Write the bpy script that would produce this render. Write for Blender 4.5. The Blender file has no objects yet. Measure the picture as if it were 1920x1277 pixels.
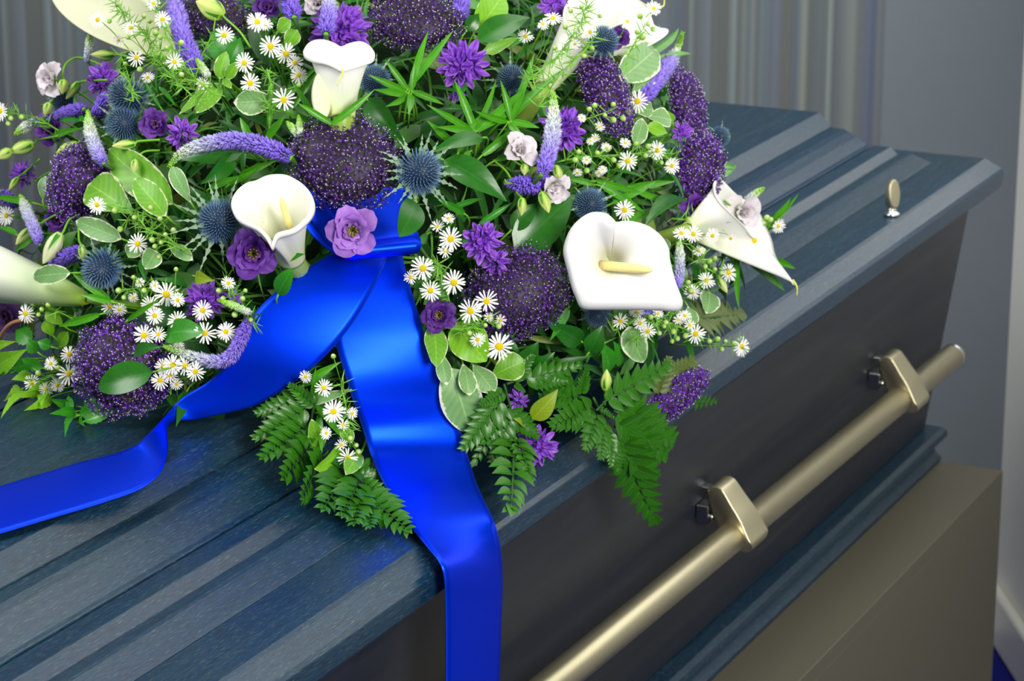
import bpy, math, random
import numpy as np
from mathutils import Matrix, Vector
random.seed(11); rng = np.random.default_rng(11)
S = bpy.context.scene; COL = S.collection

# ---------------------------------------------------------------- camera, world, lights, exposure
FPX = 5200.0; PITCH = math.radians(16.5); YAW = math.radians(26.0)
CAM = np.array([0.0, 0.0, 1.69])
_f0 = np.array([math.cos(YAW), math.sin(YAW), 0.0]); RT = np.array([math.sin(YAW), -math.cos(YAW), 0.0]); Z3 = np.array([0, 0, 1.0])
FW = _f0 * math.cos(PITCH) - Z3 * math.sin(PITCH); UP = _f0 * math.sin(PITCH) + Z3 * math.cos(PITCH)
cd = bpy.data.cameras.new('camera'); cam = bpy.data.objects.new('camera', cd); COL.objects.link(cam)
cd.sensor_width = 36; cd.lens = FPX * 36 / 1920; cd.clip_start = 0.05; cd.clip_end = 50
cam.matrix_world = Matrix([[RT[0], UP[0], -FW[0], CAM[0]], [RT[1], UP[1], -FW[1], CAM[1]], [RT[2], UP[2], -FW[2], CAM[2]], [0, 0, 0, 1]])
cd.dof.use_dof = True; cd.dof.focus_distance = 2.02; cd.dof.aperture_fstop = 20
S.camera = cam
W = bpy.data.worlds.new('world'); S.world = W; W.use_nodes = True
bg = W.node_tree.nodes['Background']; bg.inputs[0].default_value = (0.92, 0.96, 1.0, 1); bg.inputs[1].default_value = 0.18
def area(name, loc, target, size, power, col=(1, 1, 1), sy=None):
    l = bpy.data.lights.new(name, 'AREA'); l.energy = power; l.color = col; l.size = size
    if sy: l.shape = 'RECTANGLE'; l.size_y = sy
    o = bpy.data.objects.new(name, l); COL.objects.link(o); o.location = loc
    o.rotation_euler = (Vector(target) - Vector(loc)).to_track_quat('-Z', 'Y').to_euler(); return o
_w = CAM * [1, 1, 0] + _f0 * 3.08 + RT * .745
area('side_fill_light', (_w[0], _w[1], 1.85), (_w[0] - RT[0], _w[1] - RT[1], 1.80), 1.5, 11, (1.0, 0.98, 0.92), 1.5)  # added lamp before the plain white wall, brightens the lid's slanted facets; no window
area('ceiling_softbox', (2.6, 1.1, 2.62), (2.25, 1.15, 1.0), 1.0, 13, (1.0, 0.99, 0.95))
area('ceiling_softbox', (0.7, 2.3, 2.75), (2.9, .9, 1.1), 1.2, 52, (1.0, 0.99, 0.97))
area('front_softbox', (0.45, -0.9, 2.0), (2.3, 1.1, 0.95), 0.9, 82, (1.0, 0.97, 0.90))
S.view_settings.view_transform = 'Standard'; S.view_settings.look = 'None'; S.view_settings.exposure = 0.0; S.view_settings.gamma = 1.0
S.view_settings.use_curve_mapping = False
S.cycles.max_bounces = 6; S.cycles.diffuse_bounces = 3; S.cycles.glossy_bounces = 3; S.cycles.transmission_bounces = 3

# ---------------------------------------------------------------- helpers
def nrm(v): v = np.asarray(v, float); return v / (np.linalg.norm(v) + 1e-12)
def tag(o, label=None, cat=None, group=None, kind=None):
    for k, v in (('label', label), ('category', cat), ('group', group), ('kind', kind)):
        if v: o[k] = v
    return o
def mesh(name, V, F, uv=None, col=None, smooth=True):
    """V (n,3); F list of index tuples or an (m,k) array; uv/col per vertex"""
    me = bpy.data.meshes.new(name); V = np.asarray(V, np.float32)
    if isinstance(F, np.ndarray):
        k = F.shape[1]; me.vertices.add(len(V)); me.vertices.foreach_set('co', V.ravel())
        me.loops.add(F.size); me.loops.foreach_set('vertex_index', F.ravel().astype(np.int32))
        me.polygons.add(len(F)); me.polygons.foreach_set('loop_start', np.arange(0, F.size, k, dtype=np.int32))
        me.update(calc_edges=True)
    else:
        me.from_pydata(V.tolist(), [], F)
    if smooth: me.polygons.foreach_set('use_smooth', np.ones(len(me.polygons), bool))
    if uv is not None or col is not None:
        li = np.zeros(len(me.loops), np.int32); me.loops.foreach_get('vertex_index', li)
        if uv is not None:
            l = me.uv_layers.new(name='UVMap'); l.data.foreach_set('uv', np.asarray(uv, np.float32)[li].ravel())
        if col is not None:
            a = me.color_attributes.new('Col', 'FLOAT_COLOR', 'POINT'); c = np.ones((len(V), 4), np.float32); c[:, :3] = col
            a.data.foreach_set('color', c.ravel())
    me.update(); return me
def obj(name, me, mat=None, parent=None, M=None):
    o = bpy.data.objects.new(name, me); COL.objects.link(o)
    if mat is not None and me is not None and len(me.materials) == 0: me.materials.append(mat)
    if parent is not None: o.parent = parent
    if M is not None: o.matrix_local = M
    return o
def thing(name, label, cat, loc=(0, 0, 0), group=None, M=None):
    o = bpy.data.objects.new(name, None); COL.objects.link(o); o.empty_display_size = 0.02
    if M is not None: o.matrix_world = M
    else: o.location = loc
    return tag(o, label, cat, group)
def grid_faces(nu, nv, closed=False):
    F = []
    for j in range(nv - 1):
        for i in range(nu if closed else nu - 1):
            i2 = (i + 1) % nu; F.append((j * nu + i, j * nu + i2, (j + 1) * nu + i2, (j + 1) * nu + i))
    return np.array(F, np.int32)
def tube(pts, rad, n=6, cap=True):
    pts = np.asarray(pts, float); m = len(pts); rad = np.full(m, rad) if np.isscalar(rad) else np.asarray(rad, float)
    T = np.gradient(pts, axis=0); T /= np.linalg.norm(T, axis=1)[:, None] + 1e-12
    ref = np.array([0.31, 0.17, 0.93]); ref = ref if abs(T[0] @ ref) < .95 else np.array([1.0, 0, 0])
    V = []
    for i in range(m):
        a = nrm(np.cross(T[i], ref)); b = np.cross(T[i], a)
        for k in range(n):
            t = 2 * math.pi * k / n; V.append(pts[i] + rad[i] * (a * math.cos(t) + b * math.sin(t)))
    F = [tuple(int(x) for x in f) for f in grid_faces(n, m, True)]
    if cap: F.append(tuple(range(n - 1, -1, -1))); F.append(tuple(range((m - 1) * n, m * n)))
    return np.array(V), F
def spline(P, n):
    """Catmull-Rom through rows of P, n samples per span"""
    P = np.asarray(P, float); Q = np.vstack([2 * P[0] - P[1], P, 2 * P[-1] - P[-2]]); out = []
    for i in range(1, len(Q) - 2):
        for t in np.linspace(0, 1, n, endpoint=False):
            a, b, c, d = Q[i - 1], Q[i], Q[i + 1], Q[i + 2]
            out.append(.5 * (2 * b + (c - a) * t + (2 * a - 5 * b + 4 * c - d) * t * t + (3 * b - a - 3 * c + d) * t ** 3))
    out.append(P[-1]); return np.array(out)
def box(x0, x1, y0, y1, z0, z1):
    V = [(x, y, z) for x in (x0, x1) for y in (y0, y1) for z in (z0, z1)]
    return V, [(0, 1, 3, 2), (4, 6, 7, 5), (0, 4, 5, 1), (2, 3, 7, 6), (0, 2, 6, 4), (1, 5, 7, 3)]
def bevel(o, w, seg=2):
    m = o.modifiers.new('bevel', 'BEVEL'); m.width = w; m.segments = seg; m.limit_method = 'ANGLE'; m.angle_limit = math.radians(28); return o
def extr(prof, x0, x1):
    """closed YZ profile extruded along X"""
    n = len(prof); V = [(x0, y, z) for y, z in prof] + [(x1, y, z) for y, z in prof]
    F = [(i, (i + 1) % n, n + (i + 1) % n, n + i) for i in range(n)] + [tuple(range(n - 1, -1, -1)), tuple(range(n, 2 * n))]
    return V, F
class Batch:
    """many small pieces in one mesh (only for kind='stuff' parts)"""
    def __init__(s): s.V = []; s.F = []; s.C = []; s.n = 0
    def add(s, V, F, M3, T, c):
        s.V.append(V @ np.asarray(M3).T + T); s.F.append(F + s.n); s.n += len(V)
        c = np.asarray(c, np.float32); s.C.append(np.tile(c, (len(V), 1)) if c.ndim == 1 else c)
    def mesh(s, name, smooth=True): return mesh(name, np.vstack(s.V), np.vstack(s.F), col=np.vstack(s.C), smooth=smooth)
def frame(z, x=None):
    z = nrm(z); x = np.array([1.0, .2, .1]) if x is None else np.asarray(x, float); x = x - z * (x @ z)
    if np.linalg.norm(x) < 1e-3: x = np.cross(z, [0.3, 1, .2])
    x = nrm(x); return np.column_stack([x, np.cross(z, x), z])
def mat4(R, t, s=1.0):
    M = Matrix.Identity(4)
    for i in range(3):
        for j in range(3): M[i][j] = float(R[i][j]) * s
        M[i][3] = float(t[i])
    return M

# ---------------------------------------------------------------- where things stand: the coffin, and the mound of flowers on its lid
LIDT, LIDE = 0.993, 0.944          # plateau and edge height of the lid
DC = np.array([2.20, 1.20, 0.955]); DA = np.array([0.42, 0.33, 0.40])   # the mound
def ray(px, py): return nrm(FW + RT * (px - 960) / FPX - UP * (py - 638.5) / FPX)
def lid_t(d):
    best = 9.0
    for (n, c, ok) in ((np.array([0, 0, 1.]), LIDT, lambda p: p[1] > 1.11), (np.array([0, .3, 1.]), None, lambda p: .975 < p[1] <= 1.13),
                       (np.array([0, 0, 1.]), LIDE, lambda p: .9 < p[1] <= .98), (np.array([0, 1., 0]), .900, lambda p: p[2] < LIDE)):
        if c is None: n = np.array([0, -(LIDT - LIDE) / (1.126 - .979), 1.]); c = n @ np.array([0, .979, LIDE])
        den = d @ n
        if abs(den) < 1e-6: continue
        t = (c - CAM @ n) / den
        if .5 < t < best and ok(CAM + d * t): best = t
    return best
def surf_t(px, py):
    d = ray(px, py); a = d / DA; b = (CAM - DC) / DA; A = a @ a; B = a @ b; C = b @ b - 1
    D = B * B - A * C; tl = lid_t(d)
    te = (-B - math.sqrt(D)) / A if D > 0 else -B / A
    return min(te, tl - .012)
def P(px, py, off=0.0):
    return CAM + ray(px, py) * (surf_t(px, py) - off)
def Nrm(p): return nrm((p - DC) / DA ** 2)
def pxm(p): return float((p - CAM) @ FW) / FPX           # metres per photo pixel at p
def face(p, fx=None, fy=None, mix=.45, jit=.18):
    tc = nrm(CAM - p)
    if fx is None: return nrm(tc * (1 - mix) + Nrm(p) * mix + rng.normal(0, jit, 3))
    return nrm(tc + RT * fx + UP * fy)

# ---------------------------------------------------------------- materials (all procedural)
def srgb(r, g, b): return tuple(((c / 255) / 12.92 if c / 255 < .04045 else ((c / 255 + .055) / 1.055) ** 2.4) for c in (r, g, b)) + (1.0,)
class NT:
    def __init__(s, name):
        s.m = bpy.data.materials.new(name); s.m.use_nodes = True; s.t = s.m.node_tree; s.bs = s.t.nodes['Principled BSDF']; s.out = s.t.nodes['Material Output']
    def n(s, typ, **kw):
        x = s.t.nodes.new(typ)
        for k, v in kw.items():
            if k.startswith('i_'):
                key = k[2:]; x.inputs[int(key) if key.isdigit() else key].default_value = v
            else: setattr(x, k, v)
        return x
    def l(s, a, b): s.t.links.new(a, b)
    def ramp(s, fac, stops, interp='LINEAR'):
        r = s.n('ShaderNodeValToRGB'); r.color_ramp.interpolation = interp; e = r.color_ramp.elements
        e[0].position, e[0].color = stops[0]; e[1].position, e[1].color = stops[-1]
        for p, c in stops[1:-1]: x = e.new(p); x.color = c
        s.l(fac, r.inputs[0]); return r.outputs[0]
    def mix(s, fac, a, b, typ='MIX'):
        x = s.n('ShaderNodeMix', data_type='RGBA', blend_type=typ)
        for sock, v in ((x.inputs[0], fac), (x.inputs[6], a), (x.inputs[7], b)):
            if hasattr(v, 'links'): s.l(v, sock)
            else: sock.default_value = v
        return x.outputs[2]
    def math(s, op, a, b=0.0):
        x = s.n('ShaderNodeMath', operation=op)
        for sock, v in ((x.inputs[0], a), (x.inputs[1], b)):
            if hasattr(v, 'links'): s.l(v, sock)
            else: sock.default_value = v
        return x.outputs[0]
    def noise(s, vec=None, scale=5., detail=3., rough=.5):
        x = s.n('ShaderNodeTexNoise'); x.inputs['Scale'].default_value = scale; x.inputs['Detail'].default_value = detail; x.inputs['Roughness'].default_value = rough
        if vec is not None: s.l(vec, x.inputs['Vector'])
        return x.outputs['Fac']
    def vec(s, kind='Object', scale=None):
        c = s.n('ShaderNodeTexCoord').outputs[kind]
        if scale is None: return c
        m = s.n('ShaderNodeMapping'); m.inputs['Scale'].default_value = scale; s.l(c, m.inputs[0]); return m.outputs[0]
    def bump(s, h, strength=.3, dist=.001):
        b = s.n('ShaderNodeBump'); b.inputs['Strength'].default_value = strength; b.inputs['Distance'].default_value = dist; s.l(h, b.inputs['Height']); s.l(b.outputs[0], s.bs.inputs['Normal'])
    def base(s, c, rough=.5, spec=.5, metal=0.0, **kw):
        if hasattr(c, 'links'): s.l(c, s.bs.inputs['Base Color'])
        else: s.bs.inputs['Base Color'].default_value = c
        if hasattr(rough, 'links'): s.l(rough, s.bs.inputs['Roughness'])
        else: s.bs.inputs['Roughness'].default_value = rough
        s.bs.inputs['Specular IOR Level'].default_value = spec; s.bs.inputs['Metallic'].default_value = metal
        for k, v in kw.items(): s.bs.inputs[k.replace('_', ' ')].default_value = v
        return s
    def translucent(s, c, amt):
        t = s.n('ShaderNodeBsdfTranslucent'); mx = s.n('ShaderNodeMixShader'); mx.inputs[0].default_value = amt
        if hasattr(c, 'links'): s.l(c, t.inputs[0])
        else: t.inputs[0].default_value = c
        s.l(s.bs.outputs[0], mx.inputs[1]); s.l(t.outputs[0], mx.inputs[2]); s.l(mx.outputs[0], s.out.inputs[0]); return s

def plain(name, c, rough=.5, spec=.5, metal=0.0, var=0.0, scale=200., tr=0.0, bump=0.0):
    t = NT(name); col = c
    if var:
        n = t.noise(t.vec(), scale, 3); col = t.mix(n, tuple(x * (1 - var) for x in c[:3]) + (1,), tuple(min(1, x * (1 + var)) for x in c[:3]) + (1,))
        if bump: t.bump(n, bump)
    t.base(col, rough, spec, metal)
    if tr: t.translucent(col, tr)
    return t.m
def vcol(name, rough=.5, spec=.4, tr=.15):
    t = NT(name); a = t.n('ShaderNodeVertexColor'); a.layer_name = 'Col'; t.base(a.outputs[0], rough, spec)
    if tr: t.translucent(a.outputs[0], tr)
    return t.m
def wood():
    t = NT('blue_stained_wood'); v = t.vec('Object', (4.0, 70.0, 70.0)); n1 = t.noise(v, 1.6, 5, .6)
    v2 = t.vec('Object', (70.0, 900.0, 900.0)); pores = t.noise(v2, 1.0, 2, .55)
    v3 = t.vec('Object', (.7, 9.0, 9.0)); band = t.noise(v3, 1.0, 3, .55)
    c = t.ramp(band, [(.30, srgb(0, 44, 82)), (.50, srgb(4, 52, 82)), (.70, srgb(24, 52, 68))])
    c2 = t.ramp(n1, [(.30, srgb(5, 26, 46)), (.55, srgb(16, 44, 58)), (.75, srgb(42, 60, 64))])
    c = t.mix(.55, c, c2); pf = t.ramp(pores, [(.36, (1, 1, 1, 1)), (.45, (0, 0, 0, 1))])
    c = t.mix(t.math('MULTIPLY', pf, .7), c, srgb(12, 24, 34))
    fl = t.ramp(t.noise(t.vec('Object', (120., 1300., 1300.)), 1., 2), [(.58, (0, 0, 0, 1)), (.72, (1, 1, 1, 1))])
    c = t.mix(t.math('MULTIPLY', fl, .36), c, srgb(98, 118, 114))
    r = t.n('ShaderNodeMapRange', i_3=.30, i_4=.44); t.l(n1, r.inputs[0])
    t.base(c, r.outputs[0], .5); t.bump(pores, .25, .0006); return t.m
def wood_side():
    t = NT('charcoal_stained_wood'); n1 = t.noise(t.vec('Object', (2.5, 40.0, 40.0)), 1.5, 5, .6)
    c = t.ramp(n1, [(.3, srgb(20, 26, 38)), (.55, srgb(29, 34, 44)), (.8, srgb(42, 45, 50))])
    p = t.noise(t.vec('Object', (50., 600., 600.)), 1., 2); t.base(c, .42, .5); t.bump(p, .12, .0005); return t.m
M_WOOD = wood(); M_SIDE = wood_side()
def leafmat(name, c0, c1, rough=.35, tr=.25, vein=.5, edge=None, edge_w=.80, spec=.5):
    """uv: x across the leaf (0..1, midrib at .5), y along it"""
    t = NT(name); uv = t.n('ShaderNodeTexCoord').outputs['UV']; sp = t.n('ShaderNodeSeparateXYZ'); t.l(uv, sp.inputs[0])
    au = t.math('ABSOLUTE', t.math('SUBTRACT', sp.outputs[0], .5)); au = t.math('MULTIPLY', au, 2.0)
    nz = t.noise(t.vec('Object'), 90., 3, .6)
    c = t.mix(nz, c0, c1)
    w = t.n('ShaderNodeTexWave', wave_type='BANDS', bands_direction='Y'); w.inputs['Scale'].default_value = 2.6; w.inputs['Distortion'].default_value = .6
    cm = t.n('ShaderNodeCombineXYZ'); t.l(t.math('SUBTRACT', sp.outputs[1], t.math('MULTIPLY', au, .22)), cm.inputs[1]); t.l(cm.outputs[0], w.inputs[0])
    c = t.mix(t.math('MULTIPLY', w.outputs['Fac'], .16 * vein), c, tuple(min(1, x * 1.9 + .02) for x in c1[:3]) + (1,))
    mid = t.ramp(au, [(0.0, (1, 1, 1, 1)), (.075, (0, 0, 0, 1))]); c = t.mix(t.math('MULTIPLY', mid, .55 * vein), c, tuple(min(1, x * 2.2 + .05) for x in c1[:3]) + (1,))
    if edge:
        rad = t.math('MAXIMUM', au, t.math('MULTIPLY', t.math('ABSOLUTE', t.math('SUBTRACT', sp.outputs[1], .5)), 1.98))
        e = t.math('ADD', rad, t.math('MULTIPLY', t.math('SUBTRACT', t.noise(t.vec('Object'), 170., 3, .7), .5), .55))
        c = t.mix(t.ramp(e, [(edge_w, (0, 0, 0, 1)), (edge_w + .06, (1, 1, 1, 1))]), c, edge)
    t.base(c, rough, spec); t.bump(w.outputs['Fac'], .12 * min(1, vein), .0004); t.translucent(c, tr); return t.m
M_LVAR = leafmat('variegated_leaf', srgb(76, 150, 26), srgb(132, 190, 54), .42, .28, .6, srgb(226, 232, 184), .90)
M_LVAR2 = leafmat('grey_green_variegated_leaf', srgb(92, 150, 84), srgb(140, 182, 112), .45, .25, .6, srgb(232, 236, 206), .86)
M_LRUS = leafmat('dark_glossy_leaf', srgb(18, 80, 12), srgb(42, 116, 24), .30, .15, .25)
M_LBRI = leafmat('bright_green_leaf', srgb(104, 184, 24), srgb(150, 214, 48), .4, .35, .6, srgb(226, 236, 170), .97)
M_LMID = leafmat('mid_green_leaf', srgb(30, 118, 18), srgb(60, 154, 28), .36, .25, .5)
M_LBLA = leafmat('grassy_leaf', srgb(40, 126, 6), srgb(86, 168, 16), .36, .25, .7)
M_LYEL = leafmat('yellow_green_leaf', srgb(120, 158, 22), srgb(160, 186, 40), .45, .35, .5)
M_FERN = leafmat('fern_leaflet', srgb(24, 88, 6), srgb(58, 126, 14), .34, .25, .7)
M_FERNB = leafmat('faded_fern_leaflet', srgb(58, 84, 20), srgb(92, 112, 34), .45, .25, .6)
M_STEM = plain('green_stem', srgb(104, 170, 36), .45, .4, var=.2, scale=60)
M_DSTEM = plain('dark_green_stem', srgb(44, 84, 28), .5, .3, var=.2, scale=60)
M_VC = vcol('flower_tissue'); M_VCG = vcol('leaf_tissue', .4, .4, .2)
M_WHITE = plain('white_petal', srgb(250, 250, 246), .5, .3, tr=.18)
M_YEL = plain('yellow_disc', srgb(240, 208, 24), .7, .2, var=.25, scale=900, bump=.6)
M_FOAM = plain('floral_foam', srgb(22, 42, 18), .95, .1, var=.3, scale=80)
def satin():
    t = NT('blue_satin'); n = t.noise(t.vec('Object'), 2600., 2, .6); uv = t.n('ShaderNodeTexCoord').outputs['UV']; sp = t.n('ShaderNodeSeparateXYZ'); t.l(uv, sp.inputs[0])
    e = t.math('ABSOLUTE', t.math('SUBTRACT', sp.outputs[0], .5)); sel = t.ramp(e, [(.478, (0, 0, 0, 1)), (.486, (1, 1, 1, 1))])
    c = t.mix(n, srgb(0, 46, 220), srgb(0, 64, 244)); c = t.mix(t.math('MULTIPLY', sel, .5), c, srgb(40, 90, 250)); t.base(c, .37, .5, .72); t.bs.inputs['Specular Tint'].default_value = srgb(70, 130, 255); t.bs.inputs['Coat Weight'].default_value = .05; t.bs.inputs['Coat Roughness'].default_value = .30; t.bs.inputs['Coat Tint'].default_value = srgb(110, 190, 255)
    t.bump(n, .22, .0003); return t.m
M_SATIN = satin()
# ---------------------------------------------------------------- the room
FLOORZ = 0.0
CORNER = np.array([4.0076, 1.1058, 0.0]); _th = math.radians(-4.32)
WD = _f0 * math.cos(_th) + RT * math.sin(_th); WL = np.cross(Z3, WD)      # along the side wall (away), along the back wall (to the left)
WALLM = Matrix(((WL[0], -WD[0], 0, CORNER[0]), (WL[1], -WD[1], 0, CORNER[1]), (0, 0, 1, 0), (0, 0, 0, 1)))   # x along the back wall, y into the room
def m_carpet():
    t = NT('blue_carpet'); n = t.noise(t.vec('Object'), 420., 4, .7); t.base(t.mix(n, srgb(8, 14, 84), srgb(34, 44, 150)), .95, .1); t.bump(n, .8, .004); return t.m
def m_paper():
    t = NT('striped_wallpaper'); sp = t.n('ShaderNodeSeparateXYZ'); t.l(t.vec('Object'), sp.inputs[0])
    st = [(160, 90, 97, 108), (200, 80, 85, 95), (240, 72, 82, 98), (300, 70, 74, 80), (320, 106, 112, 112), (350, 75, 78, 78), (430, 95, 102, 112), (450, 78, 80, 78), (540, 76, 78, 76),
          (580, 112, 122, 126), (605, 75, 78, 76), (640, 100, 104, 102), (665, 80, 88, 102), (690, 104, 108, 106), (720, 75, 80, 80), (740, 85, 98, 105), (800, 78, 84, 98), (830, 85, 92, 110),
          (870, 78, 80, 78), (900, 82, 78, 72), (950, 68, 78, 95), (1000, 120, 122, 114), (1030, 72, 76, 74), (1080, 78, 84, 92), (1130, 80, 84, 84), (1150, 122, 128, 124), (1180, 70, 74, 82),
          (1290, 110, 115, 112), (1320, 85, 88, 86), (1390, 75, 82, 105), (1412, 60, 68, 96), (1440, 90, 92, 98)]
    f = t.math('FRACT', t.math('DIVIDE', t.math('SUBTRACT', sp.outputs[0], PAPER_X), .333))
    stops = [((1440 - a) / 1280 * .96 + .02, srgb(r * 1.06, g * 1.1, b * 1.12)) for a, r, g, b in st][::-1]
    c = t.ramp(f, stops); fine = t.noise(t.vec('Object', (260., .02, .02)), 1., 3, .7)
    c = t.mix(.35, c, t.mix(fine, srgb(58, 62, 68), srgb(122, 126, 126)))
    t.base(c, .7, .2); return t.m
def wall_ix(px, py):
    d = ray(px, py); k = ((CORNER - CAM) @ WD) / (d @ WD); return float((CAM + d * k - CORNER) @ WL)
PAPER_X = wall_ix(1650, 150)
struct = lambda name, VF, m, M=None, par=None: tag(obj(name, mesh(name, VF[0], VF[1], smooth=False), m, par, M), kind=None if par else 'structure')
struct('floor', box(-1.6, 6.5, -2.5, 5.2, -.08, 0), m_carpet())
struct('wall_back', box(-.12, 4.2, -.12, 0, 0, 2.7), plain('grey_wall_paint', srgb(104, 112, 120), .8, .2, var=.03, scale=30), WALLM)
struct('trim_1', box(PAPER_X, 4.2, .0005, .004, .1, 2.7), m_paper(), WALLM)
M_WALLW = plain('white_wall_paint', srgb(246, 246, 238), .7, .3, var=.02, scale=30); M_BASEW = plain('white_gloss_trim', srgb(230, 230, 222), .4, .5)
struct('wall_right', box(-.12, 0, 0, 1.7, 0, 2.7), M_WALLW, WALLM)
bevel(struct('baseboard_right', box(.0005, .017, .018, 1.7, .0005, .09), M_BASEW, WALLM), .006)
bevel(struct('baseboard_back', box(.0005, 4.2, .0005, .017, .0005, .09), M_BASEW, WALLM), .006)

# ---------------------------------------------------------------- plinth
def panel(name, b, m, par, w=.0009, M=None): return bevel(obj(name, mesh(name, *box(*b), smooth=False), m, par, M), w, 2)
M_PL = plain('taupe_lacquer', srgb(90, 87, 75), .5, .4, var=.03, scale=40); M_PL_SHADED = plain('taupe_lacquer_shaded', srgb(72, 67, 57), .48, .45, var=.03, scale=40)  # second, darker copy carries the top's shade in its colour; left unassigned
pl = thing('plinth', 'plain taupe box plinth that carries the blue coffin', 'plinth', (2.1, 1.22, 0))
panel('top_panel', (-1.35, 1.118, -.334, .334, .531, .549), M_PL, pl)
panel('front_panel', (-1.35, 1.118, -.334, -.316, .001, .5308), M_PL, pl); panel('rear_panel', (-1.35, 1.118, .316, .334, .001, .5308), M_PL, pl)
panel('end_panel', (1.1, 1.118, -.3155, .3155, .001, .5305), M_PL, pl); panel('end_panel', (-1.35, -1.332, -.3155, .3155, .001, .5305), M_PL, pl)

# ---------------------------------------------------------------- coffin
CY = 1.22; X0, X1 = 0.92, 3.2
cf = thing('coffin', 'dark blue stained wooden coffin with stepped lid and metal carrying bar', 'coffin', (0, 0, 0))
mir = lambda pr: [(2 * CY - y, z) for y, z in pr][::-1]
def wpart(name, VF, m=None, par=None, w=.0018, seg=2): return bevel(obj(name, mesh(name, *VF, smooth=False), m or M_WOOD, par or cf), w, seg)
def rimprof():
    f = [(.938, .887), (.926, .895), (.9105, .9075), (.9055, .913), (.9045, .930), (.9075, .934), (.925, .9425), (.929, .944)]
    return f + mir(f)
rp = rimprof(); lid = wpart('lid', extr(rp, X0, 3.218), w=.0006, seg=1)
front = [(1.1265, .9442), (.979, .9442), (1.007, .949), (1.0085, .9545), (1.0195, .9485)]
def strip(name, prof, x1=3.165): return wpart(name, extr(prof, X0 + .05, x1), par=lid, w=.0007)
for side in (0, 1):
    m = (lambda p: p) if side == 0 else mir
    strip('lid_moulding', m([(.979, .9443), (1.024, .9443), (1.024, .9495), (1.0085, .9535), (1.0050, .9530)]))
    strip('lid_moulding', m([(1.0242, .9443), (1.054, .9443), (1.054, .9580), (1.0325, .9588), (1.0225, .9500)]), 3.166)
    strip('lid_moulding', m([(1.0542, .9443), (1.112, .9443), (1.112, .9755), (1.094, .9755), (1.086, .9728), (1.075, .9672), (1.062, .9590), (1.0575, .9580)]), 3.165)
strip('top_panel', [(1.1122, .9443), (2 * CY - 1.1122, .9443), (2 * CY - 1.1085, .977), (2 * CY - 1.1255, .993), (1.1255, .993), (1.1085, .977)], 3.166)
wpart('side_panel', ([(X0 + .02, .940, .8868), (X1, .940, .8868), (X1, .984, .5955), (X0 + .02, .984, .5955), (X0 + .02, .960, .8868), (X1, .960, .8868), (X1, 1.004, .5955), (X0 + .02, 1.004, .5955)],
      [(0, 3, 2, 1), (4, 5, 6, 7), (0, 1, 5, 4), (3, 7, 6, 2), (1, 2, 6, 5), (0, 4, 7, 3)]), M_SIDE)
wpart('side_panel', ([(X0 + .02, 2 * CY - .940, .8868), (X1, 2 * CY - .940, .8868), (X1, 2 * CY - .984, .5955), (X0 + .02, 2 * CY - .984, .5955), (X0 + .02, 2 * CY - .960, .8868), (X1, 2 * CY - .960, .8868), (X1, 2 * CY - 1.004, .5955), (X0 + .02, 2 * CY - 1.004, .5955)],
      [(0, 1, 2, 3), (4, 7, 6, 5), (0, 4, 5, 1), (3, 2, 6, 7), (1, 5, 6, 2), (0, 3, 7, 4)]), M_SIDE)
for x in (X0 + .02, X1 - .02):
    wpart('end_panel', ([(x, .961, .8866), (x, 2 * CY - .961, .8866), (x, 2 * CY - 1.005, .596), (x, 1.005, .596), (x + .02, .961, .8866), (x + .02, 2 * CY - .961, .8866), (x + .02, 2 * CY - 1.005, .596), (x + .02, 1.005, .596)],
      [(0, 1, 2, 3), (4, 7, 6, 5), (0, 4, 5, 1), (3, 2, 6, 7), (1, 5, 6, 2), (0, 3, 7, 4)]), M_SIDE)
bm_ = [(1.0, .5495), (.9665, .5495), (.9655, .5555), (.9735, .562), (.9765, .571), (.9735, .577), (.9645, .579), (.9590, .5845), (.9600, .5915), (.9660, .5950), (.9780, .5953), (1.0, .5953)]
wpart('base_moulding', extr(bm_, X0, 3.216), w=.0005, seg=1); wpart('base_moulding', extr(mir(bm_), X0, 3.216), w=.0005, seg=1)
wpart('base_board', box(X0, 3.21, 1.0005, 2 * CY - 1.0005, .5495, .5950))
# hardware (set out a little nearer, then moved back against the side)
HK = 1.05
def hk(p): return CAM + HK * (np.asarray(p, float) - CAM)
def metal(name, c, rough, aniso=0.0):
    t = NT(name); n = t.noise(t.vec('Object', (700., 700., 60.)), 1., 2); r = t.n('ShaderNodeMapRange', i_3=rough - .05, i_4=rough + .07); t.l(n, r.inputs[0])
    t.base(c, r.outputs[0], .5, 1.0); return t.m
M_BRUSH = metal('brushed_nickel', srgb(198, 190, 160), .38); M_CHROME = metal('polished_nickel', srgb(206, 206, 206), .16)
BAR0, BAR1 = hk([1.2, .878, .797]), hk([2.945, .878, .772])
V, F = tube([BAR0, BAR0 * .5 + BAR1 * .5, BAR1], .0150, 28); bar = tag(obj('carrying_bar', mesh('carrying_bar', V, F), M_BRUSH, cf), 'brushed nickel bar')
bar.data.polygons[-1].use_smooth = False
dx = nrm(BAR1 - BAR0); V, F = tube([BAR1 + dx * .0002, BAR1 + dx * .001, BAR1 + dx * .006, BAR1 + dx * .009, BAR1 + dx * .0095], [.0135, .0152, .0152, .0135, .011], 28); tag(obj('end_cap', mesh('end_cap', V, F), M_CHROME, bar), 'polished nickel cap')
prof = [(.9020, .8215), (.8960, .8262), (.8900, .8250), (.8860, .8218), (.8770, .8095), (.8670, .7965), (.8585, .7815), (.8553, .7755), (.8570, .7690), (.8640, .7655), (.8720, .7680), (.8800, .7745), (.8877, .7830), (.8990, .8080)]
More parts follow.
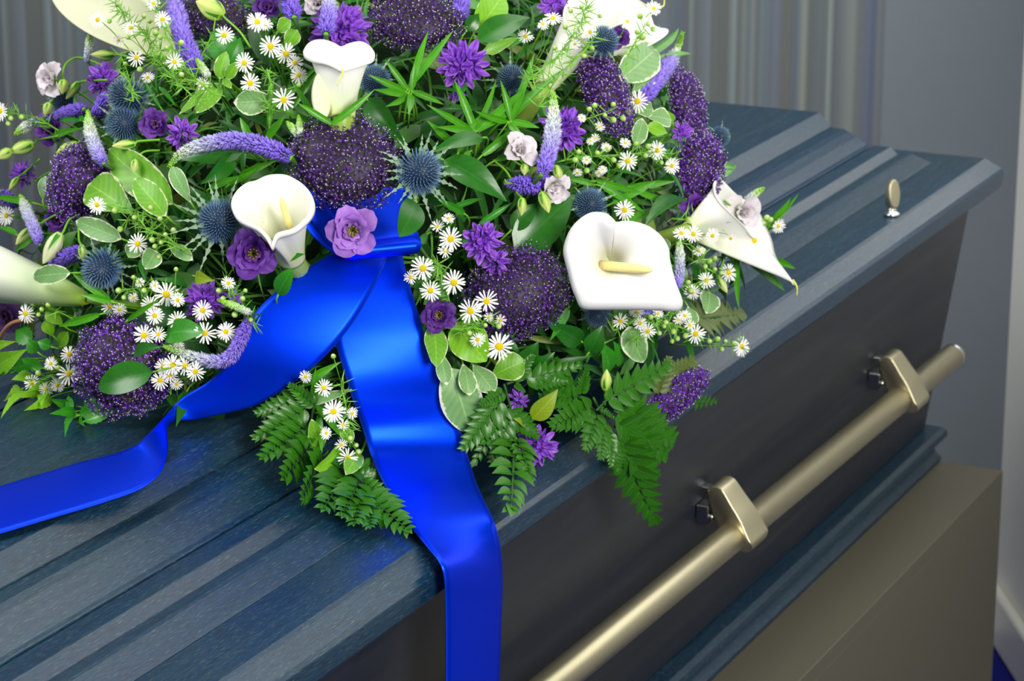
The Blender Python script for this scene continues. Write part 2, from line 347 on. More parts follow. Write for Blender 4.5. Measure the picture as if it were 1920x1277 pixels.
for bx, dz in ((2.26, .004), (2.752, -.004)):
    pz = [(y, z + dz) for y, z in spline(np.array([prof[-1]] + prof + prof[:2]), 3)[3:-3]]; br = obj('bracket', mesh('bracket', *(lambda q: (hk([(bx + .021 + (x - bx - .021) * (.80 + .26 * min(1, max(0, (.823 + dz - z) / .045))) * (1 - .22 * max(0, (.7765 + dz - z) / .011)), y, z) for x, y, z in q[0]]), q[1]))(extr(pz, bx, bx + .042)), smooth=False), M_BRUSH, cf); bevel(br, .0065, 5); tag(br, 'brushed nickel bar bracket')
    br.data.polygons.foreach_set('use_smooth', [True] * len(br.data.polygons))
    for (ya, yb, za, zb) in ((.8960, .9105, .8195, .8225), (.9000, .9125, .7870, .8060)):
        q = box(bx + .002 if za < .81 else bx + .008, bx + .020, ya, yb, za + dz, zb + dz); bevel(obj('mounting_tab', mesh('mounting_tab', hk(q[0]), q[1], smooth=False), M_CHROME, br), .001)
    V, F = tube([hk((bx + .010, .9020, .8050 + dz)), hk((bx + .010, .9020, .8200 + dz))], .0016, 10); obj('mounting_pin', mesh('mounting_pin', V, F), M_CHROME, br)
    V, F = tube([hk((bx + .007, .9005, .7945 + dz)), hk((bx + .007, .8972, .7945 + dz)), hk((bx + .007, .8958, .7945 + dz))], [.0042, .0042, .003], 14); obj('screw', mesh('screw', V, F), M_CHROME, br)
# thumb screw on the lid
def thumb():
    c = np.array([2.889, .9375, .9444]); V = []; n = 20
    prof = [(.0085, 0), (.0092, .0015), (.0088, .0035), (.0058, .0048), (.0048, .0070), (.0056, .0085)]
    for r, h in prof:
        for k in range(n): a = 2 * math.pi * k / n; V.append(c + [r * math.cos(a), r * math.sin(a), h])
    F = [tuple(map(int, f)) for f in grid_faces(n, len(prof), True)] + [tuple(range(n - 1, -1, -1)), tuple(range((len(prof) - 1) * n, len(prof) * n))]
    t = tag(obj('lid_screw', mesh('lid_screw', V, F), M_CHROME, cf), 'nickel lid screw with a flat oval head')
    V = []; nn = 26; R = frame(nrm(RT * .62 - _f0 * .8), Z3)    # flat oval key facing the viewer's side
    up = Z3; side = nrm(np.cross(up, R[:, 2])); nz = R[:, 2]
    for d, s in ((-.0042, .80), (-.0034, .96), (.0034, .96), (.0042, .80)):
        for k in range(nn):
            a = 2 * math.pi * k / nn; V.append(c + up * (.0248 + .0175 * s * math.sin(a)) + side * (.0088 * s * math.cos(a)) + nz * d * (1 - .45 * math.sin(a)))
    F = [tuple(map(int, f)) for f in grid_faces(nn, 4, True)] + [tuple(range(nn - 1, -1, -1)), tuple(range(3 * nn, 4 * nn))]
    bevel(obj('screw_head', mesh('screw_head', V, F, smooth=True), M_BRUSH, t), .0006)
thumb()

# ---------------------------------------------------------------- blue satin ribbon: rows of (edge a, edge b) as photo points with a height above the mound
def ribbon_strip(name, rows, par, n=7, nu=13, thick=.0007, smooth_it=6, cup=0.0):
    A, B = [], []
    for r in rows:
        (ax, ay), (bx, by), oa, ob = r[0], r[1], r[2], r[3] if len(r) > 3 else r[2]
        ta = surf_t(ax, ay) - oa; tb = surf_t(bx, by) - ob; A.append((ax, ay, ta)); B.append((bx, by, tb))
    A = np.array(A); B = np.array(B)
    for _ in range(2):                                  # even out the depths along the strip
        for X in (A, B): X[1:-1, 2] = X[1:-1, 2] * .6 + .2 * (X[:-2, 2] + X[2:, 2])
    A3 = np.array([CAM + ray(a[0], a[1]) * a[2] for a in A]); B3 = np.array([CAM + ray(a[0], a[1]) * a[2] for a in B])
    A3 = spline(A3, n); B3 = spline(B3, n); V, UV = [], []
    m = len(A3); wl = np.linalg.norm(A3 - B3, axis=1)
    for j in range(m):
        tan = A3[min(j + 1, m - 1)] - A3[max(j - 1, 0)] + B3[min(j + 1, m - 1)] - B3[max(j - 1, 0)]
        nn = nrm(np.cross(tan, B3[j] - A3[j])); nn = nn if nn @ (CAM - A3[j]) > 0 else -nn
        for i in range(nu):
            u = i / (nu - 1); V.append(A3[j] * (1 - u) + B3[j] * u + nn * cup * wl[j] * 4 * u * (1 - u)); UV.append((u, j / (m - 1)))
    me = mesh(name, V, grid_faces(nu, m), uv=UV)
    o = obj(name, me, M_SATIN, par); s = o.modifiers.new('thick', 'SOLIDIFY'); s.thickness = thick; s.offset = 0; return o
rb = thing('ribbon_bow', 'royal blue satin ribbon tied in a bow with two long tails over the coffin', 'ribbon', (0, 0, 0))
TB = [((640, 470), (752, 470), -.012), ((636, 520), (764, 520), .0), ((630, 585), (782, 580), .004), ((629, 640), (800, 640), .008, .014), ((646, 700), (823, 695), .018, .012), ((663, 755), (842, 750), .014, .002), ((680, 805), (861, 800), .002, .004),
      ((694, 850), (876, 850), .006, .012), ((713, 895), (890, 897), .022, .016), ((738, 938), (906, 935), .024, .022), ((768, 985), (924, 972), .012, .024), ((800, 1025), (935, 1010), .007, .012),
      ((824, 1055), (940, 1045), .007), ((833, 1085), (942, 1085), .005), ((835, 1130), (941, 1130), .006), ((836, 1200), (939, 1200), .006), ((836, 1290), (936, 1290), .005), ((836, 1400), (934, 1400), .005)]
TA = [((618, 478), (728, 476), .000, -.012), ((562, 512), (716, 508), .010, .006), ((520, 545), (694, 552), .014, .012), ((482, 582), (664, 602), .018, .016), ((449, 628), (628, 648), .022, .018), ((430, 668), (588, 688), .022, .018),
      ((412, 697), (540, 725), .016, .014), ((384, 720), (480, 759), .012, .012), ((346, 743), (418, 776), .014, .012), ((322, 766), (364, 787), .020, .010), ((306, 784), (322, 792), .030, .010),
      ((288, 804), (313, 812), .048, .010), ((270, 822), (315, 838), .052, .010), ((257, 834), (311, 862), .044, .010), ((238, 843), (298, 890), .028, .008), ((208, 853), (262, 918), .012, .008), ((150, 867), (190, 944), .006, .004),
      ((80, 888), (100, 971), .003, .003), ((0, 912), (0, 1001), .003, .003), ((-80, 938), (-100, 1030), .003, .003), ((-170, 966), (-190, 1058), .003, .003)]
ribbon_strip('ribbon_tail', TB, rb, cup=.02); ribbon_strip('ribbon_tail', TA, rb, cup=.03)
KN = [((585, 352), (770, 352), .0), ((592, 385), (768, 385), .006), ((612, 420), (776, 415), .012), ((640, 455), (784, 438), .018), ((650, 462), (788, 446), .026), ((652, 468), (790, 454), .032), ((650, 478), (789, 464), .032), ((648, 485), (786, 472), .026), ((646, 486), (783, 474), .014), ((650, 476), (780, 462), .004)]
ribbon_strip('bow_loop', KN, rb, cup=.01)
KL = [((552, 350), (600, 345), -.01), ((560, 380), (602, 366), .008), ((580, 412), (620, 398), .018), ((604, 444), (640, 428), .024), ((628, 468), (658, 455), .026), ((650, 484), (668, 474), .018), ((662, 488), (674, 484), .002)]
ribbon_strip('bow_loop', KL, rb, cup=.22)
KM = [((556, 392), (584, 392), -.012), ((574, 428), (606, 424), -.004), ((600, 456), (634, 456), .0), ((632, 480), (660, 480), .004), ((665, 490), (690, 478), .0)]
ribbon_strip('bow_loop', KM, rb, cup=.1)
# ---------------------------------------------------------------- flower builders
CORE = DC.copy()
def stem_to_core(p, F, L=.07, n=6):
    """curved stem from a head at p (facing F) back into the mound"""
    q = p - F * L * .55; e = p + nrm(CORE - p) * L * 1.25 - F * .01
    t = np.linspace(0, 1, n)[:, None]; return (1 - t) ** 2 * p + 2 * t * (1 - t) * q + t * t * e
_lab = {}; LAND = []          # landmarks: (short name, px, py)
def place_words(px, py, skip=None, used=_lab, head=''):
    ls = sorted((l for l in LAND if l[0] != skip), key=lambda l: math.hypot(px - l[1], py - l[2]))
    for A in ls[:9]:
        dx, dy = px - A[1], py - A[2]; d = math.hypot(dx, dy)
        if d < 26: rel = ['touching']
        elif abs(dy) > 1.1 * abs(dx): rel = ['just below' if dy > 0 else 'just above'] if d < 70 else ['below' if dy > 0 else 'above']
        else: rel = ['close beside'] if d < 60 else ['beside']
        best = sorted((l for l in ls if l is not A and math.hypot(l[1] - px, l[2] - py) > 20), key=lambda l: -((l[1] - A[1]) * dx + (l[2] - A[2]) * dy) / (math.hypot(l[1] - A[1], l[2] - A[2]) * max(d, 1) + 1) + .0004 * math.hypot(l[1] - px, l[2] - py))
        for B in best[:3]:
            for cand in (f'{head} {rel[0]} {A[0]}, towards {B[0]}',):
                if cand not in used and len(cand.split()) <= 16: used[cand] = 1; return cand
    raise RuntimeError('label ' + head)
def leafV(B, T, w, hint, shape='oval', fold=.15, bow=.08, tipbend=0., wave=0., nu=7, nv=12, cup=0., serr=0, serr_amp=.12, twist=0.):
    B = np.asarray(B, float); T = np.asarray(T, float); a = T - B; L = np.linalg.norm(a); ah = a / L
    s = nrm(np.cross(hint, ah)); n = np.cross(ah, s)
    v = np.linspace(0, 1, nv); ph = rng.uniform(0, 6.28)
    if shape == 'oval': wv = np.sin(np.pi * v ** .85) ** .62
    elif shape == 'obov': wv = np.sin(np.pi * v ** 1.5) ** .62 * .96 + .04 * (v < .9)
    elif shape == 'ruscus': wv = np.sin(np.pi * v ** .68) ** .85 * (1 - .35 * v ** 3)
    elif shape == 'lance': wv = (np.clip(v * 6, .25, 1) * np.clip((1 - v) * 1.45, 0, 1) ** .75)
    elif shape == 'blade': wv = np.clip(.55 + v * 2.5, 0, 1) * np.clip((1 - v) * 2.2, 0, 1) ** .8
    else: wv = np.sin(np.pi * v ** .8) ** .7
    wv = np.maximum(wv, .03)
    if serr: wv = wv * (1 - serr_amp * ((v * serr) % 1.0))
    V, UV = [], []
    for j in range(nv):
        c = B + a * v[j] + n * (bow * L * 4 * v[j] * (1 - v[j]) - tipbend * L * v[j] ** 2.5)
        tw = twist * v[j]; sj = s * math.cos(tw) + n * math.sin(tw); nj = n * math.cos(tw) - s * math.sin(tw)
        for i in range(nu):
            u = -1 + 2 * i / (nu - 1); x = u * w * .5 * wv[j]
            h = fold * abs(u) * w * .5 * wv[j] + cup * u * u * w * .5 * wv[j] + wave * w * .5 * abs(u) ** 2 * math.sin(v[j] * 14 + ph + (2 if u > 0 else 0))
            V.append(c + sj * x + nj * h); UV.append((.5 + .5 * u, v[j]))
    return np.array(V), grid_faces(nu, nv), np.array(UV)
def tilt_hint(p, jx=.25): return nrm(nrm(CAM - p) + Nrm(p) * .35 + rng.normal(0, jx, 3))
def sprig(name, head, cat, group, mat, leaves, off=0.0, partname='leaf', stem=True, label=None, **kw):
    """leaves: (bx,by,tx,ty,width_px[,dict]) in photo points"""
    c = np.mean([l[:4] for l in leaves], 0); px, py = (c[0] + c[2]) / 2, (c[1] + c[3]) / 2
    root = thing(name, label or place_words(px, py, head=head), cat, P(leaves[0][0], leaves[0][1], off - .01), group); o0 = np.array(root.location)
    for l in leaves:
        d = dict(kw); d.update(l[5] if len(l) > 5 else {}); ob = d.pop('ob', off - .008); ot = d.pop('ot', off + .008); m = d.pop('mat', mat)
        B = P(l[0], l[1], ob); T = P(l[2], l[3], ot); w = l[4] * pxm(B)
        h = d.pop('hint', None); h = tilt_hint(B, d.pop('jx', .22)) if h is None else nrm(nrm(CAM - B) + RT * h[0] + UP * h[1])
        V, F, UV = leafV(B, T, w, h, **d); obj(partname, mesh(partname, V - o0, F, uv=UV), m, root)
        if stem:
            e = B + nrm(CORE - B) * .035 - nrm(T - B) * .012; q = B - nrm(T - B) * .012; t = np.linspace(0, 1, 5)[:, None]
            sv, sf = tube(((1 - t) ** 2 * B + 2 * t * (1 - t) * q + t * t * e) - o0, .0008, 5); obj('leaf_stalk', mesh('leaf_stalk', sv, sf), M_STEM, root)
    return root

# --- aster daisies
def aster_templates():
    out = []
    for k in range(6):
        n = [17, 19, 21, 15, 18, 20][k]; V, F = [], []; cup = [.05, -.02, .12, .2, -.1, .0][k]
        for i in range(n):
            a = 2 * math.pi * (i + rng.uniform(-.25, .25)) / n; L = rng.uniform(.82, 1.04); w = rng.uniform(.058, .084); z0 = rng.uniform(-.02, .03); dr = rng.uniform(-.14, .06) + cup
            ca, sa = math.cos(a), math.sin(a); b0 = len(V)
            for r, ww in ((.2, .45), (.5, .85), (.8, 1.0), (.93, .8), (1.0, .3)):
                for u in (-1, 0, 1): x = r * L; y = u * w * ww; V.append((x * ca - y * sa, x * sa + y * ca, z0 + dr * r * r + .02 * abs(u)))
            for j in range(4):
                for u in (0, 1): q = b0 + j * 3 + u; F.append((q, q + 1, q + 4, q + 3))
        out.append(mesh('ray_petals', V, np.array(F, np.int32)))
    V, F = [], []; nr, ns = 6, 16
    for j in range(nr):
        r = .27 * math.sin(j / (nr - 1) * math.pi / 2); z = .13 * math.cos(j / (nr - 1) * math.pi / 2)
        for i in range(ns): b = 1 + .06 * ((i + j) % 2); V.append((r * b * math.cos(2 * math.pi * i / ns), r * b * math.sin(2 * math.pi * i / ns), z * b - .02))
    disc = mesh('disc', V, grid_faces(ns, nr, True))
    V = [(r * math.cos(2 * math.pi * i / 10), r * math.sin(2 * math.pi * i / 10), z) for r, z in ((.26, -.02), (.24, -.16), (.12, -.32), (.05, -.4)) for i in range(10)]
    inv = mesh('green_cup', V, grid_faces(10, 4, True))
    return out, disc, inv
AST, ADISC, ACUP = aster_templates()
for _m in AST: _m.materials.append(M_WHITE)
ADISC.materials.append(M_YEL); ACUP.materials.append(M_STEM)
def aster(px, py, r, fx=None, fy=None, off=.016):
    p = P(px, py, off); F = face(p, fx, fy, .3, .2); s = r * pxm(p) * 1.04
    ang = rng.uniform(0, 6.28); R = frame(F, RT * math.cos(ang) + UP * math.sin(ang))
    head = 'small white aster' if r < 15 else 'white aster' if r < 20 else 'large white aster'
    root = thing('aster', place_words(px, py, head=head), 'flower', M=mat4(R, p, s), group='white asters with yellow centres')
    obj('ray_petals', AST[int(rng.integers(6))], None, root); obj('disc', ADISC, None, root); obj('green_cup', ACUP, None, root)
    pts = stem_to_core(p, F, .05); pts = (pts - p) @ R / s; pts[0] = (0, 0, -.3); V, Fc = tube(pts, .055, 5); obj('stem', mesh('stem', V, Fc), M_STEM, root)

# --- calla lilies (funnel spathe with an overlapping flap, a tip and a spadix)
def calla(label, px, py, R_px, L_px, axis, tipdir, r0=.32, flare=2.2, tip=.45, lip=.18, obl=.25, roll=.10, spadix=True, off=.03, cols=None, stemlen=.06, tail=.35, over=.5, name='calla_lily', sp_len=.8):
    """px,py: centre of the mouth; axis, tipdir: (right, up, to viewer) photo directions"""
    p = P(px, py, off); k = pxm(p); tc = nrm(CAM - p)
    A = nrm(RT * axis[0] + UP * axis[1] + tc * axis[2]); Tx = RT * tipdir[0] + UP * tipdir[1] + tc * tipdir[2]; Rm = frame(A, Tx)
    Rr = R_px * k; Ln = L_px * k; nu, nv = 56, 26; V, C = [], []
    cin, cout, cbase = cols or ((.93, .93, .90), (.92, .93, .88), (.62, .72, .30))
    for j in range(nv):
        v = j / (nv - 1)
        for i in range(nu):
            ph = -math.pi - over * .5 + (2 * math.pi + over) * i / (nu - 1)         # overlap at +-pi
            g = math.exp(-(ph / .42) ** 2); g2 = math.exp(-(ph / .16) ** 2)
            rr = r0 + (1 - r0) * v ** flare
            if i / (nu - 1) > .5: rr *= 1 + .05 * max(0, abs(ph) - 2.2) 
            else: rr *= 1 - .06 * max(0, abs(ph) - 2.2)
            vv = max(0, v - .72) / .28
            ext = tip * g * vv + tail * g2 * max(0, v - .9) / .1
            z = v * Ln * (1 + obl * .5 * (1 + math.cos(ph)) * v) - roll * Rr * vv ** 2 * (1 + 1.2 * lip * abs(math.sin(ph)))
            z -= (Rr * .35 * g2 + Rr * .22 * g) * vv ** 2 * lip * 3
            rad = Rr * rr * (1 + ext) + Rr * roll * .8 * vv ** 1.5
            V.append((rad * math.cos(ph), rad * math.sin(ph), z - Ln)); t = min(1, v * 1.7); t = t * t * (3 - 2 * t)
            w = max(0, v - .9) / .1 * g2
            C.append(tuple((cbase[q] * (1 - t) + cout[q] * t) * (1 - w) + (.55, .6, .16)[q] * w for q in range(3)))
    root = thing(name, label, 'flower', M=mat4(Rm, p), group='white calla lilies')
    sp = obj('spathe', mesh('spathe', V, grid_faces(nu, nv), col=np.array(C)), M_CALLA, root); m = sp.modifiers.new('thick', 'SOLIDIFY'); m.thickness = .0012; m.offset = -1
    if spadix:
        tt = np.linspace(0, 1, 9); pts = np.column_stack([.10 * Rr * tt, 0 * tt, -Ln + Ln * (.12 + sp_len * tt)]); V, F = tube(pts, Rr * .12 * np.sqrt(np.clip(1.02 - tt ** 6, .1, 1)), 12); obj('spadix', mesh('spadix', V, F), M_SPADIX, root)
    t = np.linspace(0, 1, 7); e = Rm.T @ (nrm(CORE - p) * .05)
    pts = np.array([(0, 0, -Ln * .985 - stemlen * q) + e * q * q * .6 for q in t]); V, F = tube(pts, Rr * r0 * .92, 14); obj('stem', mesh('stem', V, F), M_CSTEM, root)
    return root
M_CALLA = vcol('calla_tissue', .42, .35, .22); M_SPADIX = plain('yellow_spadix', srgb(255, 226, 150), .7, .2, var=.18, scale=1500, bump=.5); M_CSTEM = plain('calla_stem', srgb(140, 170, 70), .4, .4, var=.15, scale=50)

def loft_calla(label, mouth, base, rb, flare=1.6, off=.06, cin=(.94, .94, .90), cbase=(.55, .68, .16), tail=None, spadix=None, wing=None, roll=.0022, gpow=1.6):
    """mouth: rim points (x, y, height towards the viewer), tip first; base: (x, y, height); rb: base radius in photo pixels"""
    M = spline(np.array([P(x, y, off + h) for x, y, h in mouth] + [P(mouth[0][0], mouth[0][1], off + mouth[0][2])]), 4)[:-1]; Cb = P(base[0], base[1], off + base[2]); k = pxm(Cb)
    A = nrm(M.mean(0) - Cb); X = nrm((M[0] - Cb) - A * ((M[0] - Cb) @ A)); Y = np.cross(A, X); m = len(M); nv = 24; V, C = [], []
    ax = (M - Cb) @ A; lat = (M - Cb) - np.outer(ax, A); phi = np.unwrap(np.arctan2(lat @ Y, lat @ X)); phi = np.linspace(phi[0], phi[0] + 2 * math.pi * np.sign(phi[-1] - phi[0]), m, endpoint=False) * .5 + phi * .5
    ring = np.outer(np.cos(phi), X) * rb * k + np.outer(np.sin(phi), Y) * rb * k; ln = lat / (np.linalg.norm(lat, axis=1)[:, None] + 1e-9); cb, ci = np.array(cbase), np.array(cin)
    for j in range(nv + 2):
        v = min(1, j / (nv - 1)); g = v ** flare; q = Cb + np.outer(ax * v, A) + ring * (1 - g) + lat * g
        if v > .8: q = q + ln * roll * ((v - .8) / .2) ** 2
        if j == nv: q = q + ln * roll * .5 - A * roll * .9
        if j == nv + 1: q = q + ln * roll * .4 - A * roll * 2.2
        V.append(q); t = min(1, v * 1.25) ** (1 / gpow); C.append(np.tile(cb * (1 - t) + ci * t, (m, 1)))
    r = thing('calla_lily', label, 'flower', M.mean(0), group='white calla lilies'); o0 = np.array(r.location)
    sp = obj('spathe', mesh('spathe', np.vstack(V) - o0, grid_faces(m, nv + 2, True), col=np.clip(np.vstack(C), 0, 1)), M_CALLA, r); md = sp.modifiers.new('thick', 'SOLIDIFY'); md.thickness = .0011; md.offset = 0
    if wing:
        b3, t3 = P(wing[0], wing[1], off + wing[5]), P(wing[2], wing[3], off + wing[6]); W_, F, UV = leafV(b3, t3, wing[4] * k, nrm(CAM - b3), 'oval', .0, .06, nu=9, nv=14, cup=-.35); o = obj('spathe_flap', mesh('spathe_flap', W_ - o0, F, col=np.tile(np.array([.80, .83, .56]), (len(W_), 1))), M_CALLA, r); md = o.modifiers.new('thick', 'SOLIDIFY'); md.thickness = .001
    if tail:
        q = spline(np.array([P(x, y, off + h) for x, y, h in tail]), 5); W_, F = tube(q - o0, np.linspace(2.6 * k, 1.2 * k, len(q)), 8); obj('tail', mesh('tail', W_, F), M_TAIL, r)
    if spadix:
        a_, b_2 = (P(x, y, off + h) for x, y, h in spadix[:2]); t = np.linspace(0, 1, 9)[:, None]; W_, F = tube(a_ * (1 - t) + b_2 * t - o0, spadix[2] * k * np.sqrt(np.clip(1.03 - t[:, 0] ** 6, .1, 1)), 12); obj('spadix', mesh('spadix', W_, F), M_SPADIX, r)
    e = spline(np.array([Cb + A * .004, Cb - A * .006 + nrm(CORE - Cb) * .006, Cb - A * .010 + nrm(CORE - Cb) * .03, Cb - A * .010 + nrm(CORE - Cb) * .06]), 3); W_, F = tube(e - o0, rb * k * .97, 14); obj('stem', mesh('stem', W_, F), M_CSTEM, r)
M_TAIL = plain('calla_tail', srgb(206, 214, 96), .5, .3)

# --- thistles (sea holly)
def fib(n, zmin=-.5):
    i = np.arange(n) + .5; z = 1 - (1 - zmin) * i / n; a = i * 2.39996; r = np.sqrt(np.maximum(0, 1 - z * z)); return np.column_stack([r * np.cos(a), r * np.sin(a), z])
SPIKE = (np.array([(1, 0, 0), (-.5, .87, 0), (-.5, -.87, 0), (.55, 0, .6), (-.28, .48, .6), (-.28, -.48, .6), (0, 0, 1.)]), np.array([(0, 1, 4, 3), (1, 2, 5, 4), (2, 0, 3, 5), (3, 4, 6, 6), (4, 5, 6, 6), (5, 3, 6, 6)], np.int32))
SPIKE = (SPIKE[0], np.array([(0, 1, 4), (0, 4, 3), (1, 2, 5), (1, 5, 4), (2, 0, 3), (2, 3, 5), (3, 4, 6), (4, 5, 6), (5, 3, 6)], np.int32))
def thistle_head():
    b = Batch(); D = fib(330, -.75)
    uv = []
    n1, n2 = 20, 12
    SV = np.array([(math.sin(t) * math.cos(f), math.sin(t) * math.sin(f), math.cos(t)) for t in np.linspace(.02, 3.1, n2) for f in np.linspace(0, 2 * math.pi, n1, endpoint=False)]) * .74
    G = grid_faces(n1, n2, True); T = np.vstack([G[:, [0, 1, 2]], G[:, [0, 2, 3]]]); b.add(SV, T, np.diag([1, 1, 1.1]), np.zeros(3), (.012, .035, .085))
    for d in D:
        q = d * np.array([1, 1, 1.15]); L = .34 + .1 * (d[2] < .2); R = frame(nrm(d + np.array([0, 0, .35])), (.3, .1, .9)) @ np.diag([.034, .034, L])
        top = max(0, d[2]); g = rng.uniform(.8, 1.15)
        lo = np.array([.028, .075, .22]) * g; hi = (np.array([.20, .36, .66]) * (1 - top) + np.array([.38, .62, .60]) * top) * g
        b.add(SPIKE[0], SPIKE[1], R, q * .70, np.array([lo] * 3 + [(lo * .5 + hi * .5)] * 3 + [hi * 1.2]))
    return b.mesh('cone')
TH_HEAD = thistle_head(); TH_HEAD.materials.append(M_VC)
M_BRACT = leafmat('thistle_bract', srgb(104, 142, 124), srgb(160, 188, 150), .45, .25, .5)
def bract_mesh(k):
    V, F, UV = leafV((0, 0, 0), (0, 1, 0), .21, (0, 0, 1), shape='lance', fold=.4, bow=.05 + .05 * k, tipbend=.1 * k - .1, nu=5, nv=25, serr=5, serr_amp=.85); return mesh('bract', V, F, uv=UV)
BRACT = [bract_mesh(k) for k in range(3)]
for _m in BRACT: _m.materials.append(M_BRACT)
def thistle(label, px, py, r, fx, fy, brlen=1.5, nb=15, asp=1.0, off=.022, name='sea_holly'):
    p = P(px, py, off); F = face(p, fx, fy); s = r * pxm(p) * .92; R = frame(F, UP)
    root = thing(name, label, 'flower', M=mat4(R, p, s), group='blue sea holly thistles')
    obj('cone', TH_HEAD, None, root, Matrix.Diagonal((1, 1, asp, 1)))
    for i in range(nb):
        a = 2 * math.pi * (i + rng.uniform(-.3, .3)) / nb; L = brlen * rng.uniform(.7, 1.15); el = rng.uniform(-.15, .5)
        d = np.array([math.cos(a) * math.cos(el), math.sin(a) * math.cos(el), math.sin(el)]); n = nrm(np.array([0, 0, 1.]) - d * d[2]); x = np.cross(d, n)
        obj('bract', BRACT[int(rng.integers(3))], None, root, mat4(np.column_stack([x, d, n]) @ np.diag([1.5 / max(L, .6), 1, 1]), d * .55 + np.array([0, 0, -.5]), L))
    pts = (stem_to_core(p, F, .07) - p) @ R / s; pts[0] = (0, 0, -.7); V, Fc = tube(pts, .13, 7); obj('stem', mesh('stem', V, Fc), M_DSTEM, root)

# --- trachelium domes
STAR = (np.array([(0, 0, -.3)] + [(math.cos(a), math.sin(a), .25) if i % 2 == 0 else (.3 * math.cos(a), .3 * math.sin(a), 0) for i, a in enumerate(np.linspace(0, 2 * math.pi, 10, endpoint=False))]), np.array([(0, 1 + i, 1 + (i + 1) % 10) for i in range(10)], np.int32))
OCTA = (np.array([(1, 0, 0), (0, 1, 0), (-1, 0, 0), (0, -1, 0), (0, 0, 1), (0, 0, -1.)]), np.array([(0, 1, 4), (1, 2, 4), (2, 3, 4), (3, 0, 4), (1, 0, 5), (2, 1, 5), (3, 2, 5), (0, 3, 5)], np.int32))
def trachelium(label, px, py, rx, ry, ang=0., depth=.6, n=1500, fx=None, fy=None, off=.014, dark=1.0, dots=.26, green=.15):
    """dome of tiny florets; rx, ry photo half-axes, ang (degrees) turns the rx axis"""
    p = P(px, py, off); k = pxm(p); F = face(p, fx, fy, .2, 0.0); a = math.radians(ang); R = frame(F, RT * math.cos(a) + UP * math.sin(a))
    root = thing('trachelium', label, 'flower', M=mat4(R, p), group='purple trachelium heads'); sx, sy = rx * k, ry * k; sz = depth * min(sx, sy)
    fl, an, st = Batch(), Batch(), Batch(); n = int(n); D = fib(n, -.12); D = D + rng.normal(0, .03, D.shape)
    for d in D:
        lump = 1 + .07 * math.sin(d[0] * 9 + 1.3) * math.sin(d[1] * 8 + .4) + rng.normal(0, .035)
        q = np.array([d[0] * sx, d[1] * sy, d[2] * sz]) * lump; nn = nrm(np.array([d[0] / sx, d[1] / sy, d[2] / sz])); nn = nrm(nn + rng.normal(0, .35, 3)); s = k * rng.uniform(2.6, 4.4)
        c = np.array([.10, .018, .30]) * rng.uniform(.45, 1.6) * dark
        if rng.random() < .18: c = np.array([.26, .10, .58]) * dark
        if rng.random() < green: c = np.array([.06, .07, .025])
        fl.add(STAR[0], STAR[1], frame(nn) * s, q, c)
        if rng.random() < dots: an.add(OCTA[0], OCTA[1], np.eye(3) * k * rng.uniform(.8, 1.35), q + nn * s * 1.1, (.92, .86, .95))
        if rng.random() < .30:
            b0 = np.array([q[0] * .35, q[1] * .35, -sz * .5]); v = q - b0; L = np.linalg.norm(v); st.add(SPIKE[0], SPIKE[1], frame(v) @ np.diag([k * .9, k * .9, L * .97]), b0, np.array([.035, .05, .02]) * rng.uniform(.6, 1.4))
    # inner mass of packed buds and stalks
    n1, n2 = 20, 9
    SV = np.array([(math.sin(t) * math.cos(f) * sx, math.sin(t) * math.sin(f) * sy, math.cos(t) * sz) for t in np.linspace(.02, 2.2, n2) for f in np.linspace(0, 2 * math.pi, n1, endpoint=False)]) * .86
    G = grid_faces(n1, n2, True); T = np.vstack([G[:, [0, 1, 2]], G[:, [0, 2, 3]]]); st.add(SV, T, np.eye(3), np.zeros(3), (.022, .012, .035))
    tag(obj('floret_mass', fl.mesh('floret_mass', False), M_VC, root), kind='stuff'); tag(obj('anther_dots', an.mesh('anther_dots', False), M_VC, root), 'pale pinpoint anthers', kind='stuff'); tag(obj('floret_stalks', st.mesh('floret_stalks', False), M_VC, root), kind='stuff')
    pts = (stem_to_core(p, F, .05) - p) @ R; pts[0] = (0, 0, -sz * .5); V, Fc = tube(pts, k * 5, 8); obj('stem', mesh('stem', V, Fc), M_DSTEM, root)

# --- clustered bellflowers
def bell_templates():
    out = []
    for k in range(3):
        V, F, UV = leafV((0, 0, 0), (0, 1, 0), .54, (0, 0, 1), shape='oval', fold=.22, bow=-.10 - .05 * k, tipbend=-.08 + .1 * k, nu=5, nv=8)
        t = UV[:, 1:2]; e = np.abs(UV[:, 0:1] - .5) * 2; base = np.array([.25, .045, .60]); pale = np.array([.46, .22, .80]); C = base * (1 - t * .3) + pale * (t * .3); C = C * (1 - .5 * np.exp(-(e / .18) ** 2)) + pale * .22 * e
        out.append(mesh('petal', V, F, col=np.clip(C, 0, 1)))
    r = [(.10, -.45), (.14, -.25), (.2, -.05), (.26, .12)]
    V = [(a * math.cos(2 * math.pi * i / 10), a * math.sin(2 * math.pi * i / 10), z) for a, z in r for i in range(10)]; C = [((.05, .09, .03) if z < -.3 else (.17, .07, .45)) for a, z in r for i in range(10)]
    V += [(0, 0, .05)] + [(.03 * math.cos(q), .03 * math.sin(q), z) for z in (.05, .5) for q in (0, 2.1, 4.2)]; C += [(.3, .25, .4)] * 7
    F = [tuple(map(int, f)) for f in grid_faces(10, 4, True)] + [(41, 42, 45, 44), (42, 43, 46, 45), (43, 41, 44, 46), (44, 45, 46)]
    return out, mesh('floret', V, F, col=np.array(C))
BPET, BFLO = bell_templates()
for _m in BPET + [BFLO]: _m.materials.append(M_VC)
